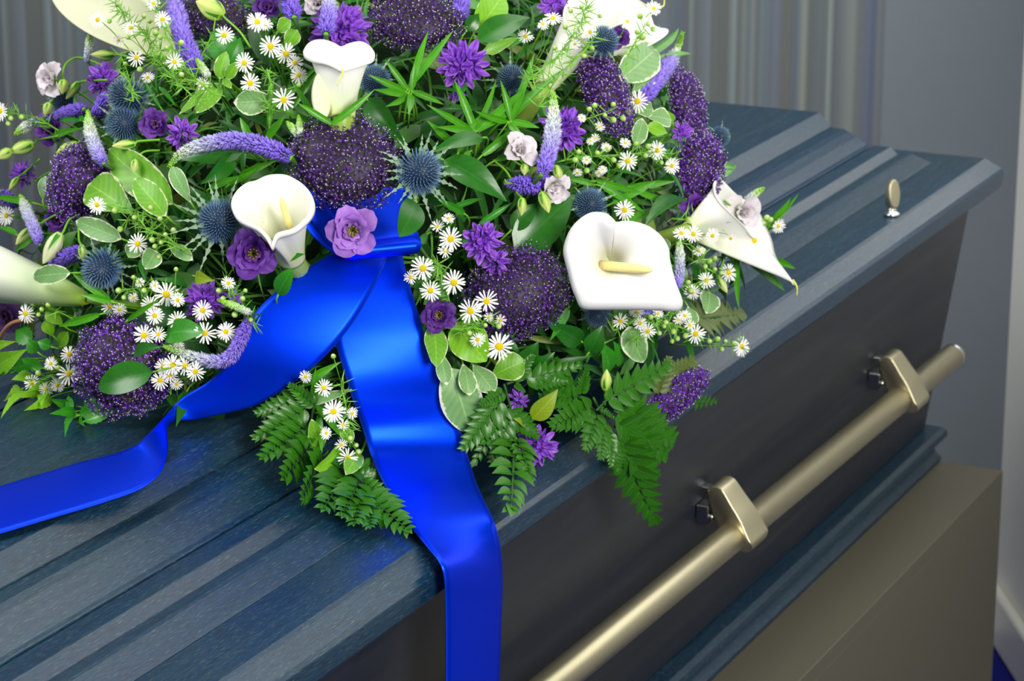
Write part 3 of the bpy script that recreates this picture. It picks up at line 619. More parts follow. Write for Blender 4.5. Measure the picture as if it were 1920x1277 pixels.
def bellflower(label, px, py, r, fx, fy, n=13, spread=1.25, off=.016, asp=(1, 1), name='bellflower'):
    p = P(px, py, off); F = face(p, fx, fy); s = r * pxm(p); R = frame(F, RT)
    root = thing(name, label, 'flower', M=mat4(R, p, s), group='violet clustered bellflowers')
    for d in fib(n, math.cos(spread)):
        d = nrm(d + rng.normal(0, .12, 3)); Rf = frame(d); sc = rng.uniform(.44, .56)
        c = d * np.array([asp[0], asp[1], 1]) * .42 - np.array([0, 0, .3])
        f = obj('floret', BFLO, None, root, mat4(Rf, c, sc)); op = rng.uniform(.5, 1.0); a0 = rng.uniform(0, 6.28)
        for i in range(5):
            a = a0 + 2 * math.pi * i / 5; rad = np.array([math.cos(a), math.sin(a), 0]); dd = nrm(rad * op + np.array([0, 0, 1.]) * (1.05 - op * .55)); nn = nrm(np.array([0, 0, 1.]) - dd * dd[2]); nn = nn if nn @ rad < 0 else nn
            x = np.cross(dd, nn); obj('petal', BPET[int(rng.integers(3))], None, f, mat4(np.column_stack([x, dd, nn]), rad * .2 + np.array([0, 0, .08]), rng.uniform(.85, 1.1)))
    for i in range(4):
        a = i * 1.57 + .5; V, Fc, UV = leafV((.1 * math.cos(a), .1 * math.sin(a), -.45), (.8 * math.cos(a), .8 * math.sin(a), -.42), .36, (0, 0, 1), 'ruscus', .2, .08); obj('bract', mesh('bract', V, Fc, uv=UV), M_LMID, root)
    pts = (stem_to_core(p, F, .06) - p) @ R / s; pts[0] = (0, 0, -.5); V, Fc = tube(pts, .08, 7); obj('stem', mesh('stem', V, Fc), M_STEM, root)

# --- lisianthus (rose-like)
def petal_fan(w, L, cup, ruf, c0, c1, cb, nu=11, nv=9, curl=.15):
    V, C = [], []; ph = rng.uniform(0, 6)
    for j in range(nv):
        v = j / (nv - 1); ww = w * (.28 + .72 * math.sin(min(1, v * 1.15) * math.pi / 2)) * (1 - .3 * max(0, v - .8) / .2)
        for i in range(nu):
            u = -1 + 2 * i / (nu - 1); y = L * v * (1 - .10 * u * u * v)
            V.append((u * ww * (1 - .12 * cup * u * u), y, cup * u * u * ww * .8 + .25 * L * math.sin(v * math.pi * .6) * cup - curl * L * max(0, v - .6) ** 2 * 4 + ruf * v * v * math.sin(u * 7 + ph)))
            e = v; C.append(np.array(cb) * (1 - min(1, v * 2.2)) + min(1, v * 2.2) * (np.array(c0) * (1 - e) + np.array(c1) * e))
    return V, grid_faces(nu, nv), np.clip(np.array(C), 0, 1)
def lisianthus(label, px, py, r, fx, fy, dark=1.0, open_=.75, off=.02, pal=None, n=(5, 5, 4), name='lisianthus', squash=1.0, centre=True):
    p = P(px, py, off); F = face(p, fx, fy); s = r * pxm(p); R = frame(F, RT * .8 + UP * .6)
    root = thing(name, label, 'flower', M=mat4(R @ np.diag([1, 1, squash]), p, s), group='ruffled lisianthus roses')
    c0, c1, cb = pal or ((.20, .035, .50), (.24, .07, .55), (.05, .01, .12))
    c0 = np.array(c0) * dark; c1 = np.array(c1) * dark
    for w_, (m, L, el, rad) in enumerate(((n[0], .92, .35, .10), (n[1], .78, .75, .09), (n[2], .62, 1.08, .07))):
        for i in range(m):
            a = 2 * math.pi * (i + .5 * w_ + rng.uniform(-.15, .15)) / m; e = (el + rng.uniform(-.1, .12)) * (1.5 - open_ * .67)
            d = np.array([math.cos(a) * math.cos(e), math.sin(a) * math.cos(e), math.sin(e)]); rd = np.array([math.cos(a), math.sin(a), 0]); nn = nrm(np.array([0, 0, 1.]) * math.cos(e) - rd * math.sin(e)); x = np.cross(d, nn)
            V, Fc, C = petal_fan(.50 if w_ < 2 else .40, L * rng.uniform(.92, 1.05), .55, .05, c0, c1, cb, curl=.30 - .1 * w_); C = C * rng.uniform(.8, 1.15)
            o = obj('petal', mesh('petal', V, Fc, col=np.clip(C, 0, 1)), M_PET, root, mat4(np.column_stack([x, d, nn]), rd * rad + np.array([0, 0, -.42]), 1.0))
    if centre:
        b = Batch()
        for i in range(9):
            a = i * .7; R2 = frame((math.cos(a) * .35, math.sin(a) * .35, 1)) @ np.diag([.05, .05, .32]); b.add(SPIKE[0], SPIKE[1], R2, np.array([.1 * math.cos(a), .1 * math.sin(a), -.3]), (.42, .40, .05))
            b.add(OCTA[0], OCTA[1], np.eye(3) * .06, np.array([.18 * math.cos(a), .18 * math.sin(a), .02]), (.25, .16, .03))
        obj('stamens', b.mesh('stamens'), M_VC, root)
    V = [(a_ * math.cos(2 * math.pi * i / 10), a_ * math.sin(2 * math.pi * i / 10), z) for a_, z in ((.16, -.36), (.17, -.44), (.1, -.55), (.04, -.6)) for i in range(10)]; obj('calyx', mesh('calyx', V, grid_faces(10, 4, True)), M_STEM, root)
    pts = (stem_to_core(p, F, .06) - p) @ R / s; pts[0] = (0, 0, -.55); pts[:, 2] /= squash; V, Fc = tube(pts, .05, 7); obj('stem', mesh('stem', V, Fc), M_STEM, root)
M_PET = vcol('lisianthus_petal', .55, .3, .22)

# --- buds on arching stems
def bud(px, py, L, w, ang, stem, pale=0.0, off=.035, name='lisianthus_bud', ton=None, head=None):
    """bud centred at px,py, pointing along ang (degrees, photo, anticlockwise from right); stem: photo points back from the bud"""
    p = P(px, py, off); k = pxm(p); a = math.radians(ang); A = nrm(RT * math.cos(a) + UP * math.sin(a) + nrm(CAM - p) * (ton if ton is not None else .15)); R = frame(A)
    s = L * k; h = head or ('white lisianthus bud' if pale > .6 else 'pale lisianthus bud' if pale > .3 else 'green lisianthus bud')
    root = thing(name, place_words(px, py, head=h), 'bud', M=mat4(R, p, s), group='unopened lisianthus buds')
    n, m = 20, 12; V, C = [], []; q = w / L
    for j in range(m):
        v = j / (m - 1); r = .5 * q * (math.sin(math.pi * min(1, v * .93 + .07) ** .8) ** .8 if v < 1 else .05)
        for i in range(n):
            t = 2 * math.pi * i / n + v * 1.1; rr = r * (1 + .09 * math.cos(5 * t)); V.append((rr * math.cos(t), rr * math.sin(t), v - .5))
            g = np.array([.34, .58, .04]); y = np.array([.64, .74, .20]); w_ = np.array([.72, .70, .58]); c = g * (1 - v) + y * v; c = c * (1 - pale) + w_ * pale if v > .25 else c * (1 - pale * .5) + w_ * pale * .5
            C.append(c * (1 + .14 * math.cos(5 * t)))
    obj('bud_petals', mesh('bud_petals', V, grid_faces(n, m, True), col=np.clip(np.array(C), 0, 1)), M_VC, root)
    for i in range(4):
        t = i * 1.571; d = np.array([math.cos(t), math.sin(t), 0]); V, Fc, UV = leafV(d * q * .12 + [0, 0, -.52], d * q * .56 + [0, 0, .12], .13, d, 'lance', .1, .14, nv=7, nu=3); obj('sepal', mesh('sepal', V, Fc, uv=UV), M_LMID, root)
    pts = np.array([p - A * s * .5] + [P(x, y, off - .010 * (i + 1)) for i, (x, y) in enumerate(stem)]); pts = spline(pts, 5) if len(pts) > 2 else pts
    V, Fc = tube((pts - p) @ R / s, (2.2 * k) / s, 6); obj('stem', mesh('stem', V, Fc), M_STEM, root)

# --- veronica spikes
def veronica(label, path, r, green=.28, white=.5, off=.02, violet=0.0, name='veronica_spike', offs=None):
    """path: photo points from the tip to the base"""
    pts = np.array([P(x, y, off if offs is None else offs[i]) for i, (x, y) in enumerate(path)]); k = pxm(pts[0]); pts = spline(pts, 10); seg = np.linalg.norm(np.diff(pts, axis=0), axis=1); cum = np.concatenate([[0], np.cumsum(seg)]); Lt = cum[-1]
    root = thing(name, label, 'flower', pts[-1], group='veronica spikes'); o0 = np.array(root.location); b = Batch(); R_ = r * k; step = max(R_ * .24, k * 1.8); n = int(Lt / step)
    V0 = np.array([(0, 0, 0), (.42, 0, .45), (0, .42, .45), (-.42, 0, .45), (0, -.42, .45), (0, 0, 1.)]); F0 = np.array([(0, 2, 1), (0, 3, 2), (0, 4, 3), (0, 1, 4), (1, 2, 5), (2, 3, 5), (3, 4, 5), (4, 1, 5)], np.int32)
    gcol, wcol, lil, vio = np.array([.30, .66, .03]), np.array([.60, .70, .54]), np.array([.27, .20, .72]), np.array([.16, .08, .60])
    for i in range(n + 1):
        s = i * step; f = s / Lt; q = np.array([np.interp(s, cum, pts[:, c]) for c in range(3)]); q2 = np.array([np.interp(min(Lt, s + step), cum, pts[:, c]) for c in range(3)]); q1 = np.array([np.interp(max(0, s - step), cum, pts[:, c]) for c in range(3)])
        T = nrm(q1 - q2); X = frame(T); rad = R_ * min(1, .30 + 1.5 * f ** .8) * (1 if f < .9 else 1 - 4 * (f - .9)); m = max(6, int(2 * math.pi * rad / (R_ * .36)))
        for j in range(m):
            a = 2 * math.pi * (j + .5 * (i % 2)) / m + rng.uniform(-.1, .1); d = X[:, 0] * math.cos(a) + X[:, 1] * math.sin(a); lean = 1.0 - .75 * min(1, f * 1.6)
            dd = nrm(d + T * (lean + .25) + rng.normal(0, .12, 3)); L = rad * rng.uniform(.6, .95)
            if f < green: t = f / max(green, 1e-3); c = gcol * (1 - t ** 2) + wcol * t ** 2
            elif f < white: t = (f - green) / (white - green); c = wcol * (1 - t) + lil * t
            else: t = (f - white) / (1 - white + 1e-6); c = lil * (1 - t) + vio * t
            c = c * (1 - violet) + vio * violet if f > green * .5 else c
            cs = np.array([c * .2 + np.array([.02, .06, .01])] + [c] * 4 + [np.minimum(1, c * 1.4 + .03)]) * rng.uniform(.6, 1.25)  # floret bases darkened as painted shading, with a green tint
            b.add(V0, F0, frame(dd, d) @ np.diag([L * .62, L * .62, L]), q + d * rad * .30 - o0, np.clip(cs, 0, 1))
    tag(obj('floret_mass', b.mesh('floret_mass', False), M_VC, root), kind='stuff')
    V, F = tube(pts - o0, np.linspace(R_ * .16, R_ * .30, len(pts)), 8); obj('stem', mesh('stem', V, F), M_STEM, root)
    e = pts[-1] + nrm(CORE - pts[-1]) * .04; V, F = tube(np.array([pts[-1], pts[-1] * .5 + e * .5, e]) - o0, R_ * .25, 6); obj('stem', mesh('stem', V, F), M_DSTEM, root)

# --- leatherleaf fern: frond > pinna > leaflet
def leaflet_mesh(k):
    V, F, UV = leafV((0, 0, 0), (0, 1, 0), .58, (0, 0, 1), 'ruscus', .22, .06, .05 * k, nu=5, nv=13, serr=6, serr_amp=.14); return mesh('leaflet', V, F, uv=UV)
LEAFLET = [leaflet_mesh(0), leaflet_mesh(1)]; LEAFLETB = [m.copy() for m in LEAFLET]
for _m in LEAFLET: _m.materials.append(M_FERN)
for _m in LEAFLETB: _m.materials.append(M_FERNB)
_pv, _pf = tube([(0, 0, 0), (0, .4, .02), (0, .8, .01), (0, 1, 0)], [.012, .009, .006, .003], 5); PIN_AX = mesh('pinna', _pv, _pf); PIN_AX.materials.append(M_DSTEM)
def fern(label, rach, pinnae, off=.006, n=8, wid=.37, mats=None, name='fern_frond', lift=.012):
    """rach: photo points; pinnae: (base x, base y, tip x, tip y)"""
    pts = np.array([P(x, y, off) for x, y in rach]); o0 = pts[0]; root = thing(name, label, 'foliage', o0, group='leatherleaf fern fronds'); LM = mats or LEAFLET
    V, F = tube(spline(pts, 5) - o0, np.linspace(.0012, .0007, (len(pts) - 1) * 5 + 1), 6); obj('rachis', mesh('rachis', V, F), M_DSTEM, root)
    for q in pinnae:
        B = P(q[0], q[1], off + .001); T = P(q[2], q[3], off + lift * rng.uniform(.3, 1)); a = T - B; L = np.linalg.norm(a); y = a / L; h = tilt_hint(B, .18); x = nrm(np.cross(y, h)); z = np.cross(x, y); R = np.column_stack([x, y, z])
        pn = obj('pinna', PIN_AX, None, root, mat4(R, B - o0, L)); wq = q[4] if len(q) > 4 else wid
        for i in range(n):
            v = .06 + .84 * (i / (n - 1)) ** .95; l = wq * (1.0 - .72 * v ** 1.5) * (.78 + .22 * min(1, v * 4))
            for sd in (-1, 1):
                an = sd * math.radians(58 - 24 * v); c, s = math.cos(an), math.sin(an); tl = rng.uniform(-.1, .2); Rl = np.array([[c, s, 0], [-s, c, 0], [0, 0, 1.]]); Rl = Rl @ np.array([[1, 0, 0], [0, math.cos(tl), -math.sin(tl)], [0, math.sin(tl), math.cos(tl)]])
                obj('leaflet', LM[int(rng.integers(2))], None, pn, mat4(Rl, (0, v + sd * .012, .004), l * rng.uniform(.94, 1.08)))
        obj('leaflet', LM[0], None, pn, mat4(np.eye(3), (0, .86, .004), .16))
# ---------------------------------------------------------------- landmarks for the labels
LAND += [('the heart-rimmed calla', 635, 140), ('the wide-open calla', 1165, 490), ('the cup-shaped calla', 510, 395), ('the drooping calla', 1410, 450), ('the topmost cream calla', 1100, 60),
         ('the sideways calla', 60, 515), ('the big spiny thistle', 785, 320), ('the dark bristly thistle', 410, 415), ('the tall leaning thistle', 243, 185), ('the downcast thistle', 195, 505),
         ('the ribbon knot', 715, 445), ('the mauve lisianthus', 660, 433), ('the dark purple lisianthus', 472, 475), ('the small plum lisianthus', 822, 590), ('the central purple dome', 650, 310),
         ('the ribbon fork', 640, 645), ('the arching lilac spike', 430, 270), ('the upright green-tipped spike', 1035, 240), ('the tall outer spike', 1245, 125), ('the glossy hanging leaf', 905, 330),
         ('the round thistle', 1105, 385), ('the fan-shaped purple head', 975, 540), ('the lid-touching purple dome', 225, 690), ('the low tilted purple head', 1270, 745), ('the upright purple head', 1310, 310),
         ('the ribbon twist', 300, 830), ('the hanging fern frond', 1190, 880), ('the lilac opening bud', 88, 148), ('the folded dark leaf', 390, 315), ('the top bellflower', 870, 125), ('the lower bellflower', 1010, 840), ('the long hanging ribbon', 850, 850),
         ('the rounded leaf among asters', 345, 625), ('the pale curled leaf', 478, 190), ('the round variegated leaves', 235, 335), ('the curled bright leaf', 615, 858), ('the yellow-green leaf', 1022, 758), ('the bright leaf beside the ribbon', 883, 645), ('the long slanting spike', 350, 70), ('the broad bellflower', 640, 55), ('the fan of blades', 765, 160), ('the matte pointed leaf', 235, 712), ('the broad pale leaf', 1194, 122), ('the slim veronica spike', 1273, 490)]

# ---------------------------------------------------------------- floral foam and packing greenery
n1, n2 = 40, 20; SV = np.array([(math.sin(t) * math.cos(f), math.sin(t) * math.sin(f), math.cos(t)) for t in np.linspace(.01, math.pi / 2 + .12, n2) for f in np.linspace(0, 2 * math.pi, n1, endpoint=False)]) * (DA * .80)
SV[:, 2] = np.maximum(SV[:, 2], LIDT - DC[2] + .003)
fo = tag(obj('floral_foam', mesh('floral_foam', SV, grid_faces(n1, n2, True)), M_FOAM, None, Matrix.Translation(DC)), 'dark green foam block hidden under all the flowers on the lid', 'floral foam')
M_FILL = vcol('packing_leaf', .42, .4, .25); fb = Batch()
def bladetmpl(w, shape, nv=6): 
    V, F, UV = leafV((0, 0, 0), (0, 1, 0), w, (0, 0, 1), shape, .3, .1, .1, nu=3, nv=nv); return V, F
FT = [bladetmpl(.13, 'blade'), bladetmpl(.10, 'lance', 8), bladetmpl(.46, 'ruscus', 7), bladetmpl(.55, 'oval', 7), bladetmpl(.05, 'blade', 5)]
Y0 = 900
for i in range(5600):
    d = nrm(rng.normal(0, 1, 3)); d[2] = abs(d[2]) * .95
    dep = rng.uniform(.80, .955) if i % 3 else rng.uniform(.74, .86)
    p = DC + d * DA * dep
    if p[2] < LIDT + .006: continue
    nn = Nrm(p); k = int(rng.choice(5, p=[.30, .16, .10, .06, .38])); L = [rng.uniform(.03, .06), rng.uniform(.03, .055), rng.uniform(.03, .05), rng.uniform(.025, .04), rng.uniform(.02, .05)][k]
    t = nrm(np.cross(nn, rng.normal(0, 1, 3))); y = nrm(t + nn * rng.uniform(-.1, .75)); z = nrm(nn - y * (nn @ y) + rng.normal(0, .25, 3)); x = nrm(np.cross(y, z)); z = np.cross(x, y)
    g = rng.uniform(.5, 1.3); base = np.array([[.020, .17, .010], [.035, .22, .016], [.012, .10, .010], [.08, .25, .04], [.09, .30, .022]][k]) * g
    if rng.random() < .06: base = np.array([.20, .30, .04])
    fb.add(FT[k][0], FT[k][1], np.column_stack([x, y, z]) * L, p, base)
tag(obj('packing_greenery', fb.mesh('packing_greenery'), M_FILL), 'dense dark green foliage packed between the flowers over the foam', 'foliage', kind='stuff')

# ---------------------------------------------------------------- callas
CR = ((.90, .90, .84), (.90, .92, .84), (.60, .72, .22))
loft_calla('white calla lily with heart-shaped rim standing upright above the central purple dome', [(641, 128, .026), (615, 114, .020), (591, 108, .010), (579, 99, .0), (578, 88, -.008), (590, 76, -.016), (608, 73, -.020), (625, 78, -.022), (639, 86, -.020), (653, 80, -.022), (672, 77, -.020), (688, 86, -.012), (694, 98, .0), (690, 109, .010), (667, 119, .020)],
    (640, 224, -.022), 25, 1.5, .07, tail=[(641, 126, .028), (642, 137, .029), (638, 149, .028), (632, 160, .027)], wing=(606, 224, 598, 138, 34, -.012, -.002))
loft_calla('white cup-shaped calla lily beside the dark bristly thistle', [(509, 457, .022), (499, 438, .024), (483, 421, .020), (455, 407, .012), (443, 390, .006), (441, 373, .0), (451, 357, -.008), (466, 346, -.014), (482, 342, -.016), (499, 334, -.022), (517, 331, -.024), (537, 333, -.022), (558, 345, -.016), (573, 362, -.008), (580, 381, .0), (577, 397, .008), (566, 411, .014), (547, 426, .020), (520, 434, .024), (513, 446, .024)],
    (548, 488, -.050), 24, 1.25, .068, cin=(.94, .93, .86), cbase=(.66, .72, .30), spadix=((543, 425, -.022), (527, 372, .0), 6.5), gpow=1.1)
loft_calla('pale green-white calla lily lying sideways with its mouth past the picture edge', [(-75, 560, .0), (-95, 545, .02), (-100, 500, .035), (-85, 455, .02), (-60, 438, .0), (-40, 450, -.02), (-38, 500, -.035), (-50, 550, -.02)], (165, 562, -.02), 7, .72, .05, cbase=(.36, .62, .02), gpow=1.25)
loft_calla('white calla lily drooping over the coffin lid with a thin curled tail', [(1488, 528, .030), (1473, 513, .022), (1454, 476, .008), (1447, 440, -.008), (1431, 406, -.018), (1411, 383, -.022), (1392, 375, -.016), (1374, 362, -.008), (1356, 346, .0), (1341, 349, .010), (1344, 376, .022), (1368, 406, .032), (1400, 432, .036), (1433, 455, .036), (1462, 492, .034)],
    (1288, 432, -.01), 14, .9, .045, cbase=(.62, .70, .34), tail=[(1486, 525, .030), (1494, 538, .031), (1494, 554, .031)], gpow=1.5)
loft_calla('cream calla lily with a long green tail at the top of the mound', [(1216, 9, .0), (1188, 21, .006), (1152, 46, .014), (1120, 64, .022), (1090, 74, .026), (1066, 62, .022), (1060, 32, .008), (1074, 2, -.012), (1112, -24, -.024), (1162, -22, -.018), (1198, -4, -.008)],
    (1016, 168, -.022), 17, 1.0, .03, cin=(.90, .90, .82), cbase=(.62, .68, .34), tail=[(1212, 9, .0), (1232, 13, .004), (1244, 11, .004), (1246, -4, .004)], gpow=1.6)
# the wide-open calla: outline of the spathe from the front, pushed into a shallow funnel
def open_calla():
    Z = [(1125, 183), (1085, 145), (1040, 130), (985, 131), (930, 160), (870, 220), (833, 305), (826, 372), (850, 470), (878, 580), (900, 632), (914, 668), (936, 693), (1000, 698), (1100, 698), (1200, 698), (1300, 700), (1400, 703), (1478, 709), (1517, 695), (1525, 655), (1502, 590), (1478, 525), (1450, 410), (1441, 340), (1402, 272), (1330, 214), (1250, 186), (1185, 180), (1150, 186)]
    O = np.array([(800 + x / 3.19, 360 + y / 3.19) for x, y in Z]); O = spline(np.vstack([O, [[1152.7, 419.0], [1153.5, 423.0]]]), 3); thr = np.array([1143, 490.]); p0 = P(1165, 490, .10); k = pxm(p0); tc = nrm(CAM - p0)
    def W(q, h): return p0 + RT * (q[0] - 1165) * k - UP * (q[1] - 490) * k + tc * h
    rings = [(0.0, -.040), (.10, -.030), (.2, -.019), (.30, -.010), (.40, -.004), (.52, .0), (.66, .002), (.80, .0035), (.92, .002), (.98, -.003), (1.0, -.007), (.985, -.012)]; V, C = [], []
    for s, h in rings:
        for j, q in enumerate(O):
            a = j / (len(O) - 1); lob = .012 * math.exp(-((a - .03) / .05) ** 2) * s      # the curled-over lobe stands in front of the other
            c0 = np.array([.84, .86, .58]); c1 = np.array([.94, .94, .92]); t = min(1, s * 2.3); qe = thr + np.array([(q - thr)[0], (q - thr)[1]]) / np.linalg.norm(q - thr) * 95; qs = q * min(1, s * 1.15) ** 2 + qe * (1 - min(1, s * 1.15) ** 2)
            V.append(W(thr + (qs - thr) * s, h + lob - (.010 * s if a > .985 else 0) + .006 * s * math.sin(a * 6.28 + .6))); C.append(c0 * (1 - t) + c1 * t)
    r = thing('calla_lily', 'white calla lily opened wide and flat towards the viewer with a yellow spadix', 'flower', p0, group='white calla lilies'); o0 = np.array(r.location); n = len(O)
    sp = obj('spathe', mesh('spathe', np.array(V) - o0, grid_faces(n, len(rings)), col=np.clip(np.array(C), 0, 1)), M_CALLA, r); m = sp.modifiers.new('thick', 'SOLIDIFY'); m.thickness = .0012; m.offset = -1
    a, b = W((1128, 497), -.014), W((1222, 507), .012); t = np.linspace(0, 1, 10)[:, None]; V, F = tube(a * (1 - t) + b * t - o0, 9.6 * k * np.sqrt(np.clip(1.03 - t[:, 0] ** 7, .1, 1)), 14); obj('spadix', mesh('spadix', V, F), M_SPADIX, r)
    a = W(thr, -.05); V, F = tube(np.array([a, a - tc * .03 - UP * .01, a + nrm(CORE - a) * .09]) - o0, .0085, 10); obj('stem', mesh('stem', V, F), M_CSTEM, r)
open_calla()
def side_calla(label, B, T, w, petals, tail, off, cols=((.80, .84, .62), (.92, .92, .88))):
    """spathe seen from the side: cupped petals (base, tip, width, hint, cup, fold, bow) and a thin tail"""
    p0 = P(B[0], B[1], off - .02); r = thing('calla_lily', label, 'flower', p0, group='white calla lilies'); o0 = np.array(r.location)
    for (b, t, ww, h, cup, fold, bow, ob, ot, shape) in petals:
        b3, t3 = P(b[0], b[1], off + ob), P(t[0], t[1], off + ot); hint = nrm(nrm(CAM - b3) + RT * h[0] + UP * h[1]); V, F, UV = leafV(b3, t3, ww * pxm(b3), hint, shape, fold, bow, nu=15, nv=20, cup=cup)
        v = np.clip(UV[:, 1:2] * 2.2, 0, 1); o = obj('spathe', mesh('spathe', V - o0, F, col=np.array(cols[0]) * (1 - v) + np.array(cols[1]) * v), M_CALLA, r); m = o.modifiers.new('thick', 'SOLIDIFY'); m.thickness = .001
    if tail:
        q = spline(np.array([P(x, y, off + o) for x, y, o in tail]), 5); V, F = tube(q - o0, np.linspace(.0022, .0007, len(q)), 8); obj('tail', mesh('tail', V, F), M_CSTEM, r)
    e = np.array([p0, p0 + nrm(CORE - p0) * .04]); V, F = tube(e - o0, .006, 8); obj('stem', mesh('stem', V, F), M_CSTEM, r)
side_calla('half-hidden white calla lily behind the pale leaf and the tall outer spike', (1160, 110), (1225, 50), 70, [((1150, 105), (1226, 52), 76, (.2, .3), .4, .1, .1, .0, .0, 'oval')], None, .0)
side_calla('cream calla lily lying behind the feathery aster stems at the top', (330, 110), (110, -12), 130, [((335, 105), (100, -24), 118, (-.2, .35), .5, .1, .04, -.01, .0, 'oval'), ((350, 130), (225, 20), 84, (-.2, .35), .3, .1, .04, -.012, -.006, 'oval')], None, -.065, cols=((.66, .74, .36), (.76, .78, .58)))

# ---------------------------------------------------------------- thistles
thistle('large blue sea holly thistle with long pale spiny bracts beside the central purple dome', 787, 322, 46, .35, .12, 1.55, 20, off=.06)
thistle('dark blue bristly sea holly thistle with feathery bracts beside the cup-shaped calla', 412, 415, 44, .05, .15, 2.0, 20, off=.045)
thistle('tall oblong blue sea holly leaning up beside the cream calla', 240, 182, 37, -.65, .35, 1.3, 14, 1.35, off=.03)
thistle('plain blue sea holly thistle tucked under the tall leaning thistle', 230, 232, 36, -.3, .1, 1.2, 12, off=.02)
thistle('blue sea holly thistle facing down beside the sideways calla', 190, 505, 40, -.5, -.55, 1.35, 16, 1.15, off=.04)
thistle('small dark sea holly thistle beneath the lilac opening bud', 117, 190, 27, -.3, .3, 1.2, 10, off=.01)
thistle('round blue sea holly thistle behind the wide-open calla', 1106, 383, 34, .05, .2, 1.15, 10, off=.03)
thistle('dark sea holly thistle touching the topmost cream calla', 1130, 76, 32, .1, .5, 1.15, 10, off=.068)
thistle('pale blue sea holly thistle jutting out behind the upright purple head', 1350, 256, 21, .8, .1, 1.1, 8, off=.005)
thistle('shaded sea holly thistle sunk between grassy leaves beside the top bellflower', 958, 148, 30, -.1, .4, 1.5, 12, off=-.005)
thistle('shaded sea holly thistle sunk behind the heart-rimmed calla', 703, 150, 32, .1, .3, 1.3, 10, off=-.01)
thistle('sea holly thistle half buried under the wide-open calla', 1120, 592, 26, 0, -.3, 1.3, 10, off=-.005)

# ---------------------------------------------------------------- trachelium
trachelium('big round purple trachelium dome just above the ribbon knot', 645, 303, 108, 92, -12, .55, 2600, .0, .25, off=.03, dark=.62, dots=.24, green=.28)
trachelium('purple trachelium head behind the variegated leaves beside the edge bellflower', 150, 342, 58, 76, -12, .6, 1500, -.2, .05, dark=1.15)
trachelium('large purple trachelium dome resting on the coffin lid beside the blue ribbon', 228, 688, 88, 92, 10, .55, 2300, -.05, .0, off=.025, dark=1.1)
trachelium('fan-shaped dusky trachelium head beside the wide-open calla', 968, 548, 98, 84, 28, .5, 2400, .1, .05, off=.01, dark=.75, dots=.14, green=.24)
trachelium('narrow purple trachelium arching above the upright purple head', 1288, 190, 34, 62, 14, .6, 900, .35, .3, off=.01)
trachelium('upright oval purple trachelium head beside the pale blue thistle', 1312, 312, 47, 66, -6, .6, 1500, .3, .05, off=.02, dark=1.05)
trachelium('long slanting purple trachelium head below the dark top thistle', 1135, 172, 42, 88, 20, .6, 1500, .1, .3, off=.02, dark=.95)
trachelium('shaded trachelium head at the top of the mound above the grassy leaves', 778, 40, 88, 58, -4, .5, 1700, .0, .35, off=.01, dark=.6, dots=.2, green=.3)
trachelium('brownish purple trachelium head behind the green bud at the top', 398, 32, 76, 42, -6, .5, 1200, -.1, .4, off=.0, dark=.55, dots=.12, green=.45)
trachelium('tilted trachelium head hanging over the lid edge beside the hanging fern', 1268, 742, 72, 30, 38, .6, 1200, .3, -.15, off=.012, dark=1.25, dots=.16)

# ---------------------------------------------------------------- bellflowers
bellflower('violet bellflower cluster amid grassy leaves in the upper middle of the mound', 870, 120, 56, .05, .2, 15)
bellflower('single violet bellflower hanging below the top bellflower cluster', 858, 178, 26, -.1, -.7, 3, .5)
bellflower('broad violet bellflower cluster behind the heart-rimmed calla', 640, 55, 64, .0, .3, 16, 1.4, off=.012)
bellflower('violet bellflower cluster behind the upright green-tipped spike', 1058, 242, 52, .2, .1, 14)
bellflower('violet bellflower cluster rising above the fan-shaped purple head', 905, 450, 48, -.1, .25, 13, off=.03)
bellflower('small lilac bellflower cluster just below the fan-shaped head\'s bellflower', 930, 490, 32, .2, -.1, 7, off=.02)
bellflower('violet bellflower cluster above the arching lilac spike', 342, 250, 38, -.1, .1, 8)
bellflower('violet bellflower cluster among asters above the curling ribbon tail', 385, 562, 46, .0, .1, 11, off=.005)
bellflower('violet bellflower cluster drooping over the lid edge behind ferns', 1008, 838, 46, .15, -.2, 12, off=.012)
bellflower('little violet bellflower leaning out beside the upright purple head', 1278, 248, 30, .4, .1, 4, .8)
bellflower('violet bellflower cluster at the very top between the trachelium and the calla', 1040, 8, 34, .1, .2, 8)
bellflower('lilac bellflower cluster at the mound edge below the pale green buds', 42, 325, 32, -.4, .1, 7)
bellflower('lilac bellflower cluster half hidden under the fern stems', 972, 752, 28, .1, -.1, 5, off=-.005)
bellflower('deep violet bellflower cluster in the shade beneath the cream calla', 190, 150, 40, -.3, .2, 9, off=-.005)
bellflower('small violet bellflower showing below the ribbon beside a curved spike', 440, 560, 26, 0, 0, 4, .8, off=.0)

# ---------------------------------------------------------------- lisianthus
MAUVE = ((.34, .13, .62), (.42, .20, .66), (.10, .03, .20))
lisianthus('mauve lisianthus rose lying in the blue ribbon knot', 660, 434, 54, .0, -.25, 1.0, .8, .062, MAUVE, squash=.8)
lisianthus('dark purple lisianthus rose beside the cup-shaped calla', 474, 476, 50, -.05, .0, .62, .8, .055)
lisianthus('small plum lisianthus rose between the ribbon and the asters', 822, 591, 36, -.1, .1, .45, .8, .03)
lisianthus('deep violet lisianthus beside the upper bellflower of the arching spike', 290, 232, 33, -.2, .1, .62, .45, .015)
lisianthus('violet lisianthus at the mound edge behind slender buds', 92, 240, 38, -.5, .05, .6, .5, .0)
lisianthus('violet lisianthus below the purple head and above the drooping buds', 108, 412, 30, -.2, -.1, .6, .5, .0)
lisianthus('violet lisianthus hanging under the upright purple head', 1308, 388, 34, .2, -.6, .8, .5, .02)
lisianthus('violet lisianthus cut by the picture edge above the bright leaf', 6, 595, 40, -.3, -.3, .7, .6, .0, MAUVE)
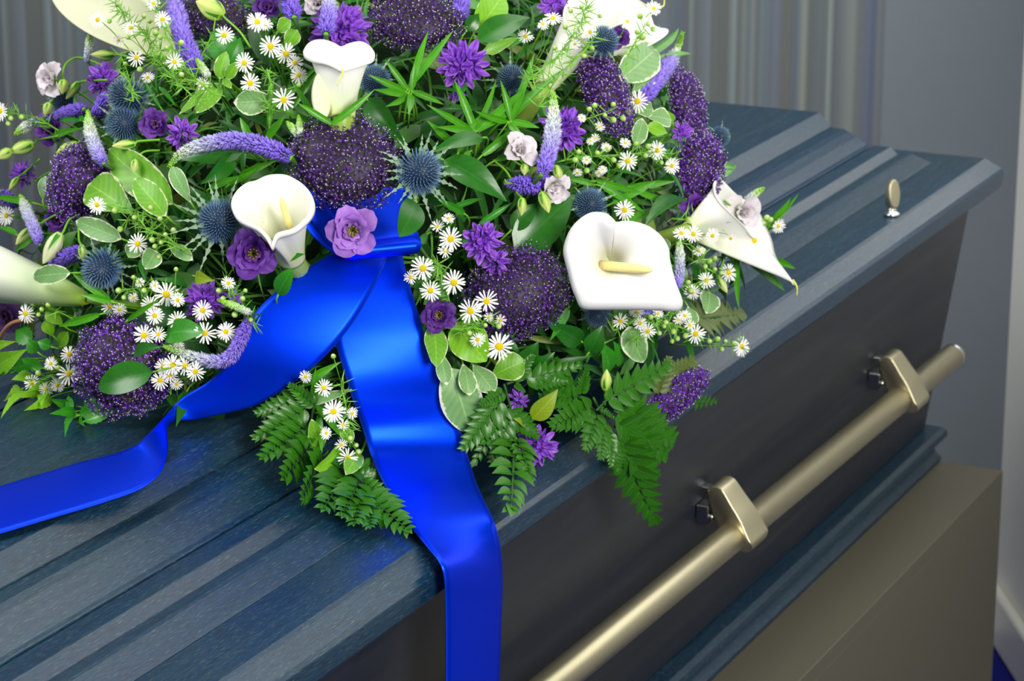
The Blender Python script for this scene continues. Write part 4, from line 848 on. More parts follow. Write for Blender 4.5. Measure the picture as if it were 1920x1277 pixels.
lisianthus('purple lisianthus petals peeping out beside the dark top thistle', 1160, 70, 26, .2, .2, .6, .4, .03)
lisianthus('purple lisianthus in shadow at the top beside the brownish trachelium', 500, 12, 30, .0, .4, .5, .4, .0)
WHT = ((.86, .84, .80), (.82, .74, .82), (.50, .62, .22))
lisianthus('white lisianthus tinged lilac opening at the mound\'s outer edge', 90, 148, 40, -.9, .1, 1.0, .12, .02, WHT, (4, 4, 3), centre=False)
lisianthus('cream lisianthus half opened above the glossy hanging leaf', 977, 279, 40, .4, .35, .95, .15, .04, WHT, (4, 4, 3), centre=False)
lisianthus('cream lisianthus hanging among green buds behind the round thistle', 1041, 355, 39, .35, -.75, .95, .15, .04, WHT, (4, 4, 3), centre=False)
lisianthus('cream lisianthus at the top edge above the broad bellflower', 595, 6, 33, -.2, .1, .95, .15, .02, WHT, (4, 4, 3), centre=False)
lisianthus('white lisianthus tinged pink lying on the drooping calla', 1395, 398, 42, .5, .0, 1.0, .2, .085, WHT, (4, 4, 3), centre=False)

# ---------------------------------------------------------------- buds
for b in [(393, 16, 58, 38, 152, [(422, 34), (450, 60), (470, 90)], .1), (192, 103, 44, 18, 178, [(225, 103), (260, 112)], .15), (118, 163, 28, 20, 262, [(117, 140), (125, 118), (150, 108), (200, 125)], .1), (136, 170, 40, 19, 232, [(160, 152), (200, 150)], .1),
          (40, 278, 48, 26, 200, [(75, 262), (110, 255)], .1), (125, 278, 44, 20, 205, [(150, 265)], .0), (252, 312, 26, 16, 262, [(255, 296), (272, 284), (300, 282)], .15), (232, 272, 44, 18, 185, [(260, 265), (300, 262)], .1), (43, 444, 40, 20, 228, [(62, 428), (95, 408), (130, 390)], .25),
          (97, 466, 66, 32, 240, [(118, 436), (130, 412), (150, 402)], .62), (155, 476, 34, 16, 278, [(148, 450), (147, 425)], .1), (978, 388, 34, 18, 268, [(968, 360), (952, 325), (925, 300)], .05), (1006, 322, 28, 20, 40, [(990, 318), (968, 305), (950, 290)], .05),
          (1022, 380, 42, 22, 290, [(1012, 350), (1005, 338)], .05), (1046, 326, 32, 18, 285, [(1038, 310), (1030, 300)], .1), (983, 318, 22, 16, 270, [(975, 300)], .1), (1402, 417, 42, 20, 312, [(1380, 395), (1350, 370), (1330, 358)], .05), (1136, 712, 40, 21, 86, [(1135, 735), (1134, 760)], .05),
          (25, 345, 30, 13, 235, [(48, 322), (75, 298)], .05), (88, 205, 26, 18, 250, [(100, 185)], .1), (210, 68, 30, 20, 238, [(220, 52), (222, 40)], .1), (8, 290, 30, 22, 210, [(30, 270)], .1), (1355, 535, 34, 15, 300, [(1345, 515)], .3)]:
    bud(*b)

# ---------------------------------------------------------------- veronica spikes
veronica('arching lilac veronica spike with a green tip above the folded dark leaf', [(318, 312), (332, 294), (362, 277), (405, 267), (450, 264), (500, 276), (548, 297)], 19, .14, .5, .05)
veronica('upright veronica spike with a green tip in front of a bellflower', [(1038, 174), (1038, 205), (1037, 245), (1030, 285), (1014, 330)], 17, .25, .75, .055)
veronica('tall veronica spike leaning outwards at the mound\'s upper edge', [(1280, 62), (1268, 95), (1245, 132), (1215, 172), (1195, 196)], 17, .16, .5, .03)
veronica('veronica spike rising behind the heart-rimmed calla', [(620, -14), (617, 20), (614, 45), (611, 66)], 17, .12, .55, .036)
veronica('long purple veronica spike slanting down from the top edge', [(326, -30), (330, 10), (338, 50), (352, 95), (378, 138)], 19, .12, .40, .04)
veronica('small slim veronica spike beside the wide-open calla', [(1271, 438), (1274, 470), (1274, 505), (1268, 545)], 11, .3, .9, .05)
veronica('slim veronica spike between the two drooping pale buds', [(38, 366), (50, 395), (63, 425), (76, 460)], 12, .35, .95, .04)
veronica('veronica spike pointing up beside the purple head and the round leaf', [(165, 208), (168, 240), (178, 275), (195, 308)], 14, .4, .95, .05)
veronica('thin greenish veronica spike at the mound\'s outer edge', [(171, 52), (168, 80), (164, 118)], 9, .5, 1.2, .03)
veronica('curved veronica spike tucked behind the blue ribbon tail', [(308, 650), (345, 662), (395, 678), (428, 672), (450, 640), (468, 596)], 15, .2, .6, .035)
veronica('tiny green veronica tip by the purple spike', [(368, 110), (380, 128), (392, 145)], 8, .9, 1.5, .05)
veronica('tiny green veronica tip above the arching spike', [(538, 228), (550, 242), (562, 258)], 8, .9, 1.5, .04)
veronica('tiny green upright veronica tip above the central dome', [(560, 216), (562, 236), (564, 256)], 7, .9, 1.5, .045)
veronica('green veronica tip pointing over the coffin lid', [(1433, 352), (1416, 364), (1396, 378)], 8, .6, 1.5, .04)
veronica('green veronica tip among asters beside the ribbon', [(408, 562), (440, 574), (472, 588)], 8, .9, 1.5, .045)
veronica('short violet veronica spike below the upright green-tipped spike', [(948, 342), (970, 346), (1000, 346), (1030, 338)], 20, .02, .08, .025, .8)
veronica('violet veronica spike in shade at the mound\'s edge', [(0, 358), (12, 370), (32, 386)], 14, .02, .1, .01, .7)
veronica('violet veronica spike crossing behind the small dark thistle', [(90, 224), (125, 212), (158, 205)], 14, .02, .1, .012, .6)
veronica('violet veronica spike hidden under the pale drooping bud', [(92, 500), (120, 484), (155, 470)], 17, .02, .1, .015, .7)
veronica('greenish veronica spike running towards the violet edge lisianthus', [(28, 252), (50, 238), (75, 224)], 12, .4, 1.2, .01)
veronica('blue veronica spike at the top beside the broad bellflower', [(540, -20), (545, 8), (552, 34)], 19, .02, .1, .015, .8)
veronica('blue veronica spike at the top beside the shaded trachelium', [(868, -16), (864, 12), (858, 44)], 19, .02, .1, .012, .8)
veronica('violet veronica spike in the gap beneath the wide-open calla', [(1180, 590), (1205, 584), (1240, 578)], 12, .02, .1, .01, .8)
veronica('violet veronica spike above the deep violet lisianthus', [(196, 175), (190, 200), (178, 222)], 15, .02, .1, -.002, .9)

# ---------------------------------------------------------------- asters
for a in [(183, 37, 17, -.3, .1, .11), (245, 52, 16, -.1, .5), (305, 36, 17, 0, .3), (256, 108, 18, -.4, -.2), (327, 116, 17, 0, .2), (277, 145, 13, -.2, .5), (1, 208, 19, -.8, 0), (222, 75, 12, -.5, -.5), (380, 157, 14, 0, .4), (288, 6, 14, 0, .4),
          (420, 66, 19, -.2, .1), (482, 41, 22, 0, .45), (498, 46, 15, .1, .6), (507, 87, 23, 0, .1), (536, 101, 22, .1, .2), (458, 118, 20, -.2, .1), (469, 156, 21, 0, .1), (553, 118, 17, .2, .2), (560, 141, 17, .1, .1), (532, 187, 23, 0, .1),
          (1037, 34, 18, 0, .8), (985, 68, 16, .1, .6), (1106, 60, 15, .5, -.2), (1078, 82, 12, .2, -.6), (1176, 40, 15, .2, .7), (1226, 16, 16, .4, .4), (1195, 190, 22, .1, .05), (1177, 302, 20, 0, .1), (1232, 282, 19, .4, .1), (1259, 311, 17, .5, -.1), (1018, 45, 13, -.3, .6),
          (1091, 221, 9, .3, .4), (1124, 238, 11, .4, .5), (1116, 259, 10, .3, .6), (1137, 277, 11, .3, .6), (1172, 268, 12, .3, .6), (1107, 265, 9, .2, .6), (1083, 324, 10, .0, -.8), (1124, 324, 10, .2, -.8),
          (182, 384, 18, -.2, -.1, .075), (12, 404, 20, -.6, 0), (258, 457, 20, 0, 0), (312, 552, 25, 0, .1), (282, 572, 19, .2, -.4), (290, 592, 18, 0, .2), (333, 563, 15, .4, 0), (332, 601, 19, 0, .1), (206, 575, 17, -.3, -.4), (224, 580, 15, 0, -.7), (270, 629, 22, 0, .1), (297, 627, 16, 0, .2),
          (380, 582, 20, .1, 0), (384, 625, 22, 0, .1), (423, 622, 20, .2, .1), (130, 664, 18, -.2, .1), (129, 701, 22, -.1, 0), (95, 682, 14, -.4, .3), (60, 718, 18, -.5, 0), (86, 730, 15, -.1, -.5), (108, 722, 15, .1, -.3), (48, 588, 19, -.5, 0), (324, 684, 20, 0, .1), (347, 686, 21, 0, .1),
          (306, 688, 17, -.2, .1), (300, 713, 19, 0, .1), (331, 720, 13, .1, -.2), (366, 697, 20, .3, -.1), (330, 655, 18, 0, .8), (262, 530, 11, -.4, .6), (290, 535, 10, 0, .1), (428, 531, 14, 0, .2), (250, 558, 11, 0, -.5), (335, 640, 12, 0, 0), (318, 704, 16, 0, .3),
          (845, 448, 24, 0, 0), (793, 503, 24, 0, 0), (851, 530, 24, 0, 0), (807, 545, 21, .1, -.1), (882, 583, 24, 0, 0), (912, 565, 23, .1, .1), (936, 650, 28, .05, .05), (916, 595, 10, .1, .1), (938, 600, 13, .4, -.3), (896, 637, 16, -.2, .5), (840, 410, 13, 0, .6), (820, 425, 14, -.2, .6),
          (1163, 602, 16, -.1, .1), (1200, 606, 14, .2, .1), (1214, 621, 17, .2, -.2), (1193, 585, 16, 0, -.9), (1171, 394, 20, 0, .1), (1300, 439, 18, .1, .2, .08), (1278, 437, 17, .1, .7, .07), (1336, 442, 15, .4, -.2, .09), (1415, 451, 20, .1, .0, .115), (1324, 526, 18, .3, .3), (1298, 548, 16, -.2, -.4),
          (1366, 511, 19, .4, .1), (1391, 650, 20, .8, .0), (1304, 626, 20, .2, -.1), (1284, 592, 14, .2, .6), (1272, 600, 12, .1, .5), (1234, 588, 11, .2, .3), (1293, 610, 12, .3, .3), (1459, 424, 15, .6, -.3), (1310, 470, 12, 0, .4), (1370, 447, 12, .2, -.6, .10),
          (607, 727, 18, -.1, .1), (625, 772, 23, -.1, .1), (660, 775, 12, .2, 0), (652, 858, 20, .1, -.1), (643, 797, 13, 0, .6), (640, 835, 13, -.2, .6), (612, 812, 13, -.5, .2), (573, 706, 13, -.2, -.3), (1130, 318, 10, .2, .7), (1100, 300, 10, -.1, .6), (835, 470, 16, 0, .4), (770, 520, 14, -.3, .1)]:
    up = .075 if (a[1] < 120 and (a[0] < 340 or a[0] > 1000)) else 0.0
    aster(*a[:5], off=a[5] if len(a) > 5 else rng.uniform(.026, .044) + up)

# ---------------------------------------------------------------- aster sprigs: wiry stem, side twigs, round buds and needle leaves
NB = Batch
def aster_sprig(path, buds=(), nleaf=26, off=.026, spread=30, head='feathery aster sprig'):
    c = np.mean(path, 0); pts = np.array([P(x, y, off) for x, y in path]); root = thing('aster_sprig', place_words(c[0], c[1], head=head), 'foliage', pts[0], group='feathery aster stems'); o0 = pts[0]; k = pxm(pts[0]); q = spline(pts, 6)
    V, F = tube(q - o0, np.linspace(1.5 * k, .8 * k, len(q)), 5); obj('stem', mesh('stem', V, F), M_STEM, root)
    b = Batch(); t5 = bladetmpl(.075, 'blade', 6)
    for i in range(nleaf):
        s = q[int(rng.integers(len(q)))]; g = rng.normal(0, 1, 3); tc = nrm(CAM - s); a = rng.uniform(0, 6.28); y = nrm(RT * math.cos(a) + UP * math.sin(a) + tc * rng.uniform(-.2, .6)); x = nrm(np.cross(y, tc)); L = rng.uniform(.4, 1.1) * spread * k
        b.add(t5[0], t5[1], np.column_stack([x, y, np.cross(x, y)]) * L, s - o0, np.array([.17, .44, .04]) * rng.uniform(.6, 1.4))
    obj('needle_leaves', tag(obj('x', b.mesh('needle_leaves'), M_FILL), kind='stuff').data, None, root)['kind'] = 'stuff'; bpy.data.objects.remove(bpy.data.objects['x'])
    for (x, y) in buds:
        B = P(x, y, off + .012); j = int(np.argmin(np.linalg.norm(q - B, axis=1))); F_ = nrm(B - q[j] + nrm(CAM - B) * .004); r = rng.uniform(4.6, 6.5) * k
        obj('bud', BUDM, None, root, mat4(frame(F_), B - o0, r)); V, F = tube(np.array([q[j], (q[j] + B) / 2 + F_ * .001, B]) - o0, .8 * k, 4); obj('twig', mesh('twig', V, F), M_STEM, root)
def bud_mesh():
    V, C = [], []
    for r, z, c in ((.35, -1, (.14, .36, .04)), (.85, -.6, (.20, .44, .05)), (1, -.1, (.26, .50, .07)), (.85, .45, (.36, .60, .10)), (.5, .85, (.50, .66, .22)), (.05, 1, (.7, .76, .45))):
        for i in range(9): V.append((r * math.cos(i * .698), r * math.sin(i * .698), z)); C.append(c)
    return mesh('bud', V, grid_faces(9, 6, True), col=np.array(C))
BUDM = bud_mesh(); BUDM.materials.append(M_VC)
for s in [([(330, 150), (300, 95), (250, 45), (215, 5)], [(222, 8), (270, 30), (240, 70), (292, 62), (205, 40)], 60), ([(370, 190), (330, 150), (295, 110), (270, 60)], [(312, 90), (262, 130), (340, 140)], 60), ([(400, 175), (350, 130), (310, 60), (290, 0)], [(300, 70), (340, 80), (280, 40)], 50), ([(250, 190), (240, 140), (225, 100)], [(235, 120)], 24),
          ([(110, 245), (70, 222), (30, 213), (5, 212)], [(20, 222), (40, 220), (15, 232)], 18), ([(310, 420), (280, 405), (235, 390), (190, 384)], [(215, 395), (225, 430), (252, 408), (258, 372), (282, 390), (300, 410)], 34), ([(345, 470), (310, 445), (280, 430), (240, 410)], [(285, 450), (302, 455), (310, 440), (290, 462), (325, 432), (298, 482)], 40),
          ([(340, 560), (300, 545), (260, 540), (225, 548)], [(222, 545), (232, 558), (250, 520), (270, 545), (330, 505)], 34), ([(140, 600), (110, 585), (70, 575), (50, 585)], [(62, 570), (78, 580), (72, 590), (90, 572)], 16), ([(170, 690), (130, 700), (90, 705), (65, 715)], [(72, 700), (88, 690), (110, 690)], 14),
          ([(480, 610), (450, 575), (430, 545), (425, 520)], [(418, 560), (455, 560), (460, 545), (440, 590), (470, 600), (410, 545)], 34), ([(990, 150), (1040, 110), (1080, 60), (1100, 10)], [(1070, 20), (1100, 30), (1060, 50), (1110, 90), (1090, 12), (1125, 30)], 60), ([(1010, 200), (1050, 140), (1090, 100), (1115, 70)], [(1040, 90), (1095, 105)], 40), ([(1175, 120), (1190, 80), (1215, 40)], [(1195, 60), (1215, 45), (1200, 30), (1225, 55), (1205, 70)], 14),
          ([(1060, 300), (1110, 293), (1170, 290), (1230, 285), (1262, 300)], [(1085, 285), (1120, 287), (1150, 300), (1140, 280), (1192, 270), (1215, 275), (1100, 320), (1078, 300), (1160, 310), (1240, 305), (1210, 292)], 50), ([(1075, 225), (1110, 220), (1150, 205), (1190, 190)], [(1105, 205), (1115, 198), (1134, 216), (1150, 196), (1168, 222), (1178, 210), (1150, 225)], 14),
          ([(1260, 410), (1310, 412), (1360, 425), (1410, 440)], [(1290, 412), (1315, 410), (1345, 425), (1362, 412), (1382, 428), (1393, 445), (1402, 448), (1340, 410)], 26), ([(1290, 450), (1320, 500), (1350, 510)], [(1330, 490), (1340, 485), (1322, 500), (1340, 505), (1352, 512), (1318, 470)], 16), ([(1270, 540), (1310, 530), (1340, 510)], [(1290, 530), (1295, 545)], 10), ([(1395, 455), (1440, 415), (1460, 410)], [(1438, 408), (1445, 412), (1432, 418)], 4),
          ([(1180, 640), (1230, 610), (1270, 610), (1320, 640), (1385, 648)], [(1236, 625), (1262, 622), (1270, 635), (1248, 605), (1330, 640), (1345, 636), (1360, 640), (1353, 655), (1375, 643), (1285, 630), (1260, 640)], 44), ([(1150, 620), (1200, 600), (1260, 590)], [(1220, 595), (1245, 612)], 26), ([(640, 720), (650, 770), (655, 830)], [(657, 822), (672, 847), (668, 835), (625, 668)], 34), ([(860, 620), (890, 610), (920, 595)], [(935, 612), (910, 610), (880, 625)], 22), ([(820, 490), (830, 520), (840, 560)], [], 30), ([(350, 150), (380, 100), (400, 60)], [], 30), ([(500, 130), (510, 170), (505, 210)], [(560, 160)], 30), ([(900, 640), (890, 610), (870, 590)], [], 20)]:
    aster_sprig(s[0], s[1], s[2] * 2, off=.09 if (s[0][-1][1] < 120 and (s[0][-1][0] < 340 or s[0][-1][0] > 1000)) else .026)

# ---------------------------------------------------------------- leaves: variegated, dark glossy, bright
VG, RG, BG, LG = 'variegated pittosporum leaves', 'dark glossy ruscus leaves', 'bright green leaves', 'grassy serrated leaves'
v = lambda head, ls, mat=M_LVAR, **k: sprig('variegated_leaf_sprig', head, 'foliage', VG, mat, ls, **{'shape': 'obov', 'cup': .12, 'fold': .05, 'wave': .06, 'off': .02, **k})
v('round variegated leaf pair', [(325, 382, 203, 280, 74, {'shape': 'oval'}), (250, 400, 166, 345, 78, {'shape': 'obov', 'ob': .022, 'ot': .03}), (312, 405, 252, 335, 50, {'shape': 'oval', 'ob': .03, 'ot': .04}), (358, 380, 322, 312, 32, {'mat': M_LVAR2})])
v('narrow cream-edged leaf pair', [(412, 158, 336, 214, 30, {'shape': 'lance'}), (414, 160, 368, 212, 30, {'shape': 'oval'}), (412, 148, 424, 97, 30, {'shape': 'oval'}), (424, 147, 447, 116, 22, {'shape': 'oval'}), (418, 148, 434, 166, 14)], off=.03)
v('pale curled leaf', [(517, 186, 438, 192, 50, {'cup': .3})], M_LVAR2)
v('small variegated leaf', [(535, 88, 558, 56, 32), (520, 60, 545, 38, 30)])
v('cream-edged folded leaf', [(905, 98, 972, 70, 24, {'shape': 'lance'})])
v('broad pale variegated leaf', [(1160, 152, 1228, 92, 72, {'shape': 'oval'}), (1185, 175, 1225, 140, 34)], M_LVAR2, off=.03)
v('variegated leaf pair', [(1212, 218, 1258, 226, 40), (1190, 272, 1205, 222, 34, {'shape': 'oval', 'mat': M_LVAR2}), (1185, 205, 1225, 205, 30)], M_LVAR2, off=.02)
v('big variegated leaf sprig', [(812, 612, 818, 688, 46, {'shape': 'oval', 'ot': .03}), (853, 606, 912, 678, 74, {'shape': 'oval', 'mat': M_LBRI, 'ot': .03}), (922, 705, 984, 676, 56, {'shape': 'obov'}), (868, 682, 880, 742, 36, {'mat': M_LVAR2}), (887, 684, 928, 735, 42, {'mat': M_LVAR2}), (843, 690, 882, 812, 82, {'shape': 'oval', 'mat': M_LVAR2, 'ot': .01}), (824, 660, 838, 722, 30, {'mat': M_LVAR2})], off=.018)
v('hanging variegated leaf', [(1178, 612, 1206, 680, 50, {'shape': 'oval'})], M_LVAR2)
v('variegated leaf pair', [(262, 455, 240, 482, 34), (292, 470, 272, 505, 40, {'shape': 'oval'}), (318, 462, 362, 488, 26)], M_LVAR2, off=.014)
v('shaded variegated leaf', [(228, 448, 142, 414, 40, {'shape': 'oval'})], M_LVAR2, off=.008)
v('pale smooth leaf', [(132, 512, 62, 520, 38, {'shape': 'oval'})], M_LVAR2, off=.072)
v('curled green leaf sprig', [(598, 845, 584, 786, 34, {'shape': 'oval'}), (638, 836, 590, 880, 48, {'shape': 'oval', 'mat': M_LBRI, 'cup': .3}), (676, 850, 648, 890, 34), (640, 800, 660, 830, 26)], off=.022)
v('variegated leaf', [(1330, 548, 1325, 588, 44, {'shape': 'oval'}), (1290, 575, 1298, 612, 30)], M_LVAR2, off=.004)
v('small variegated leaf', [(1238, 445, 1255, 470, 20)], M_LVAR2)
v('pale leaf sprig', [(118, 610, 88, 578, 30), (100, 630, 85, 600, 26), (112, 650, 128, 622, 24)], M_LBRI, off=.006)
v('small variegated leaf', [(100, 225, 75, 235, 26)], M_LVAR2, off=.0)
v('white-edged leaf', [(80, 375, 85, 330, 22)], M_LVAR2, off=.004)
r_ = lambda head, ls, mat=M_LRUS, **k: sprig('glossy_leaf_sprig', head, 'foliage', RG, mat, ls, **{'shape': 'ruscus', 'fold': .2, 'bow': .1, 'off': .022, **k})
r_('dark smooth leaf', [(690, 188, 758, 268, 54, {'hint': (-.2, -.1)})], off=.012)
r_('glossy folded dark leaf', [(455, 285, 330, 300, 56, {'hint': (0, .5)}), (440, 290, 376, 345, 40, {'hint': (.3, -.4)})], off=.026)
r_('big glossy leaf', [(832, 300, 950, 378, 62, {'hint': (.35, .35)})], off=.034)
r_('half-turned dark leaf', [(905, 258, 804, 288, 34, {'hint': (0, .4)})], off=.03)
r_('long glossy leaf', [(895, 78, 993, 33, 52, {'hint': (.0, .5)}), (875, 55, 898, 25, 30)], off=.03)
r_('tall light green leaf', [(890, 60, 942, -12, 62, {'shape': 'oval'})], M_LBRI, off=.02)
r_('broad shadowed leaf', [(965, 470, 1078, 365, 84, {'hint': (.1, .2)}), (960, 430, 1010, 380, 40)], off=.008)
r_('dark glossy leaf', [(1286, 374, 1208, 426, 46, {'hint': (-.2, .5)})], off=.034)
r_('matte dark green leaf', [(286, 698, 184, 728, 62, {'hint': (-.2, .3), 'shape': 'oval'}), (252, 662, 304, 650, 28)], M_LRUS, off=.062)
r_('glossy rounded leaf', [(310, 628, 382, 622, 50, {'hint': (0, .3), 'shape': 'oval'})], M_LMID, off=.034)
r_('dark drooping leaf', [(778, 378, 748, 444, 56, {'hint': (.2, -.2), 'shape': 'oval'})], off=.058)
r_('notched green leaf', [(522, 552, 548, 504, 36, {'shape': 'oval', 'serr': 8, 'nv': 17}), (524, 482, 572, 476, 22, {'serr': 8, 'nv': 17})], M_LMID, off=.036)
r_('yellow-green leaf', [(998, 786, 1046, 730, 40, {'shape': 'ruscus'}), (985, 800, 962, 785, 22)], M_LYEL, off=.022)
r_('small yellow-green leaf', [(366, 518, 402, 526, 26)], M_LYEL, off=.03)
r_('bright curved leaf', [(1212, 238, 1252, 250, 28), (1262, 230, 1246, 205, 16)], M_LBRI, off=.018)
r_('bright broad leaf', [(-10, 690, 50, 655, 44), (-20, 660, 30, 640, 30)], M_LBRI, off=.02)
r_('shaded leaf', [(1090, 640, 1020, 600, 44, {'serr': 9, 'nv': 19}), (1105, 660, 1130, 610, 40)], M_LRUS, off=.0)
r_('shaded leaf', [(1140, 700, 1125, 640, 44), (1170, 680, 1150, 640, 36)], M_LMID, off=-.004)
r_('shaded leaf', [(1300, 490, 1330, 530, 40), (1262, 500, 1288, 540, 36)], M_LRUS, off=.0)
r_('dark leaf', [(980, 690, 1010, 640, 40), (1000, 700, 1040, 660, 36)], M_LRUS, off=-.004)
r_('dark leaf', [(350, 735, 330, 800, 26), (320, 740, 332, 770, 20)], M_LRUS, off=.006)
r_('broad green leaf', [(440, 110, 395, 60, 60), (430, 120, 450, 70, 40)], M_LMID, off=.004)
b_ = lambda head, ls, mat=M_LBLA, **k: sprig('grassy_leaf_sprig', head, 'foliage', LG, mat, ls, **{'shape': 'blade', 'fold': .35, 'bow': .05, 'off': .024, 'nu': 5, 'nv': 12, **k})
b_('fan of grassy blades', [(765, 165, 850, 57, 14), (768, 168, 803, 58, 13), (762, 165, 722, 112, 12), (760, 172, 690, 140, 13), (760, 178, 700, 168, 13), (764, 180, 722, 200, 12), (770, 178, 766, 216, 14), (775, 172, 832, 196, 13), (772, 168, 778, 118, 12)])
b_('pair of crossing blades', [(622, 232, 556, 192, 12), (622, 232, 702, 168, 14)], off=.075, stem=False)
b_('spray of grassy blades', [(582, 230, 520, 202, 13), (595, 235, 545, 150, 12), (505, 235, 505, 135, 11), (510, 205, 602, 118, 13), (550, 200, 600, 128, 12), (470, 260, 450, 220, 14), (500, 260, 535, 215, 14)], off=.012)
b_('fan of grassy blades', [(890, 245, 852, 150, 15), (892, 245, 985, 165, 15), (895, 245, 1056, 130, 16), (890, 250, 878, 272, 12), (885, 248, 818, 238, 14), (885, 246, 800, 196, 13), (892, 240, 930, 150, 12)])
b_('fan of grassy blades', [(958, 225, 1056, 134, 15), (960, 228, 1012, 240, 13), (958, 225, 938, 150, 12), (955, 232, 985, 272, 13), (950, 228, 890, 208, 13), (960, 222, 1002, 100, 13)], off=.03)
b_('spray of grassy blades', [(905, 290, 965, 240, 15), (880, 285, 845, 320, 12), (930, 300, 990, 275, 12), (850, 270, 800, 225, 14), (860, 285, 905, 210, 12)], off=.016)
b_('slender blades', [(1205, 108, 1272, 52, 16), (1210, 118, 1296, 102, 11), (1200, 90, 1222, 14, 9), (1215, 100, 1232, 40, 8)], off=.018)
b_('long blade', [(1382, 470, 1386, 580, 12, {'bow': -.1}), (1395, 482, 1472, 546, 16), (1448, 486, 1492, 504, 13)], off=.02)
b_('pointed blade', [(1436, 432, 1482, 372, 15), (1450, 415, 1498, 362, 8), (1330, 350, 1380, 310, 10), (1345, 310, 1378, 318, 12)], off=.02)
b_('shaded grassy blades', [(1130, 350, 1210, 400, 14), (1150, 380, 1230, 340, 14), (1120, 340, 1200, 360, 12), (1180, 350, 1265, 340, 12), (1160, 420, 1240, 385, 14), (1195, 360, 1262, 385, 12), (1110, 345, 1060, 335, 12)], off=.006)
b_('broad blades', [(205, 562, 135, 512, 16), (208, 566, 152, 552, 13), (185, 590, 110, 612, 15), (240, 600, 300, 560, 10)], off=.044)
b_('green blades', [(570, 722, 640, 678, 16), (588, 760, 592, 690, 14), (580, 755, 660, 730, 18, {'mat': M_LVAR2}), (592, 760, 650, 830, 14), (598, 778, 604, 850, 13), (590, 752, 545, 735, 13)], off=.016)
b_('green blades', [(640, 225, 608, 262, 14), (450, 330, 520, 300, 14), (470, 340, 540, 345, 13), (430, 345, 480, 318, 12), (395, 352, 450, 330, 14)], off=.008)
b_('dark blades', [(900, 420, 960, 380, 13), (870, 400, 820, 372, 14), (850, 390, 905, 372, 12), (1000, 460, 1050, 420, 13), (800, 440, 765, 470, 12), (1065, 580, 1030, 640, 16)], M_LMID, off=.002)
b_('dark blades', [(160, 230, 140, 180, 10), (210, 265, 265, 215, 10), (300, 200, 270, 150, 8), (150, 225, 110, 228, 9), (300, 165, 330, 200, 9)], M_LMID, off=.006)
b_('edge blades', [(60, 380, -10, 368, 13), (50, 405, 5, 395, 12), (100, 260, 155, 240, 14), (30, 440, -5, 425, 14), (70, 440, 30, 470, 13)], off=.006)

# ---------------------------------------------------------------- ferns
fern('leatherleaf fern frond hanging down over the coffin side', [(1112, 745), (1135, 790), (1160, 830), (1185, 880), (1215, 950)], [(1150, 770, 1265, 825), (1152, 800, 1250, 852), (1168, 832, 1232, 896), (1162, 826, 1232, 982, .26), (1120, 775, 1097, 846), (1132, 795, 1126, 863), (1145, 812, 1146, 876), (1152, 822, 1160, 890)])
fern('leatherleaf fern frond lifted against the low tilted purple head', [(1118, 770), (1140, 748), (1160, 735)], [(1130, 755, 1258, 680, .26), (1125, 765, 1160, 790, .2)], off=.022)
fern('shadowed leatherleaf fern frond behind the green bud', [(1115, 770), (1085, 745), (1050, 715)], [(1112, 765, 1030, 800), (1100, 760, 1056, 805), (1105, 770, 1082, 798), (1085, 745, 1010, 745), (1070, 730, 1000, 700), (1060, 720, 1040, 670), (1090, 740, 1100, 690)], off=.002)
fern('leatherleaf fern frond drooping over the lid edge before a bellflower', [(945, 720), (958, 770), (966, 840), (958, 960)], [(952, 760, 884, 876, .24), (958, 780, 920, 868), (962, 815, 936, 872), (962, 826, 957, 968, .24), (968, 820, 998, 905, .24), (955, 770, 1010, 820), (940, 750, 866, 845), (945, 735, 900, 760)], off=.022)
fern('leatherleaf fern frond pointing outward above the yellow-green leaf', [(950, 720), (975, 712), (1000, 705)], [(980, 712, 1090, 684, .28), (990, 715, 1066, 714, .3), (965, 720, 985, 735), (960, 715, 1000, 665)], off=.02)
fern('leatherleaf fern frond spread beneath the fork of the ribbon', [(600, 735), (585, 780), (590, 830), (610, 880)], [(575, 765, 473, 824), (582, 795, 487, 862), (588, 830, 526, 900), (600, 862, 562, 936), (572, 745, 478, 776), (590, 760, 540, 720)], off=.012, wid=.34)
fern('leatherleaf fern frond lying on the lid below the curled leaf', [(645, 860), (665, 895), (695, 940), (740, 985)], [(655, 878, 602, 960, .32), (672, 905, 640, 972), (680, 925, 663, 987), (692, 940, 694, 992), (690, 930, 772, 1000, .3), (680, 905, 742, 942), (672, 890, 728, 890), (665, 880, 700, 860)], off=.010, wid=.34)
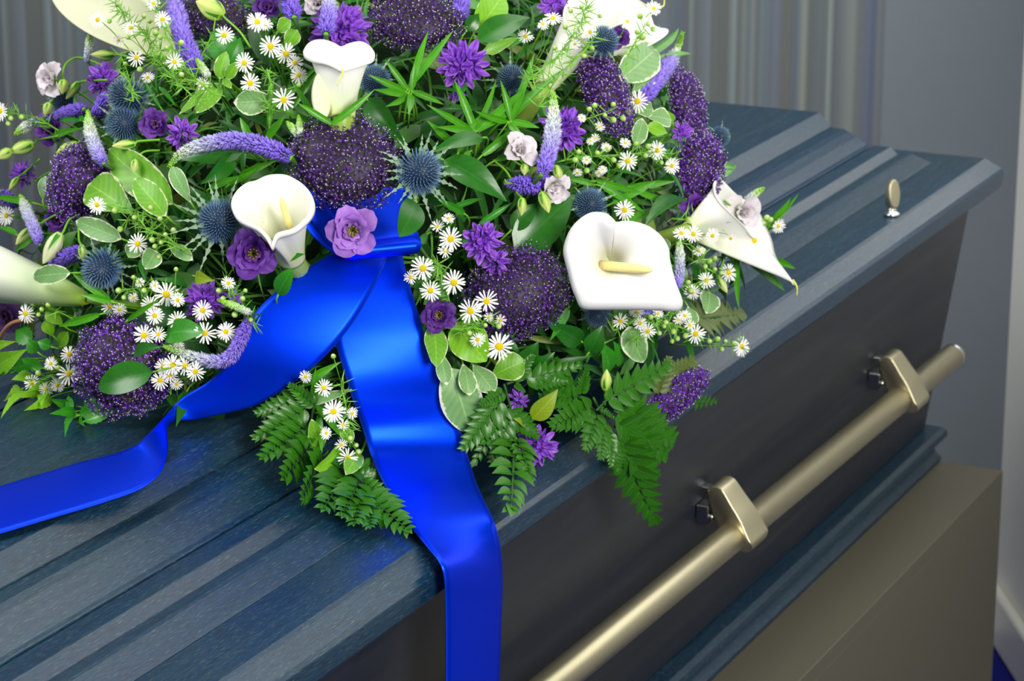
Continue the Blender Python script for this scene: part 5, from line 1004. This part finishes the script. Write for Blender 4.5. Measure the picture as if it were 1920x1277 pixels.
fern('browned leatherleaf fern frond on the lid below the wide-open calla', [(1285, 600), (1310, 598), (1340, 595)], [(1295, 602, 1396, 590, .22), (1285, 612, 1340, 622, .2)], n=10, off=.004, mats=LEAFLETB)
fern('yellowed leatherleaf fern frond behind the low tilted purple head', [(1235, 735), (1262, 700), (1280, 680)], [(1240, 730, 1300, 672), (1245, 715, 1310, 690), (1235, 740, 1255, 668)], off=.0, mats=LEAFLETB)
fern('small fern tip at the lid edge below the low tilted purple head', [(1300, 755), (1315, 755)], [(1302, 755, 1344, 752, .3)], n=5, off=.006)
c_ = lambda head, ls, mat=M_LBRI, **k: sprig('toothed_leaf_sprig', head, 'foliage', 'toothed green leaves', mat, ls, **{'shape': 'ruscus', 'fold': .2, 'serr': 7, 'serr_amp': .22, 'nv': 22, 'off': .012, **k})
c_('toothed leaf sprig', [(142, 762, 94, 748, 22), (142, 772, 93, 776, 22), (150, 778, 200, 758, 30), (158, 790, 216, 770, 24), (140, 782, 122, 820, 18), (150, 785, 160, 800, 16), (135, 770, 128, 742, 18), (160, 765, 185, 742, 26, {'mat': M_LMID})], M_LMID)
c_('toothed leaf sprig', [(82, 720, 30, 745, 30), (70, 735, 2, 784, 30), (95, 745, 45, 770, 26), (60, 705, 22, 712, 26), (85, 740, 78, 765, 22), (40, 730, 8, 752, 26)])
c_('toothed leaf sprig', [(60, 640, 30, 618, 40, {'mat': M_LMID}), (70, 660, 50, 635, 30), (95, 650, 70, 640, 26), (60, 680, 20, 690, 30), (80, 690, 40, 672, 26), (20, 700, -10, 715, 26)], M_LMID, off=.004)

q = spline(np.array([P(x, y, o) for x, y, o in ((-6, 648, .02), (6, 622, .03), (22, 606, .03), (44, 600, .01), (60, 604, -.02))]), 5); V, F = tube(q - q[0], .0016, 8)
tag(obj('willow_twig', mesh('willow_twig', V, F), plain('tan_bark', srgb(206, 150, 104), .5, .4, var=.15, scale=80), None, Matrix.Translation(q[0])), 'bent tan twig poking out below the violet lisianthus at the picture edge', 'twig')
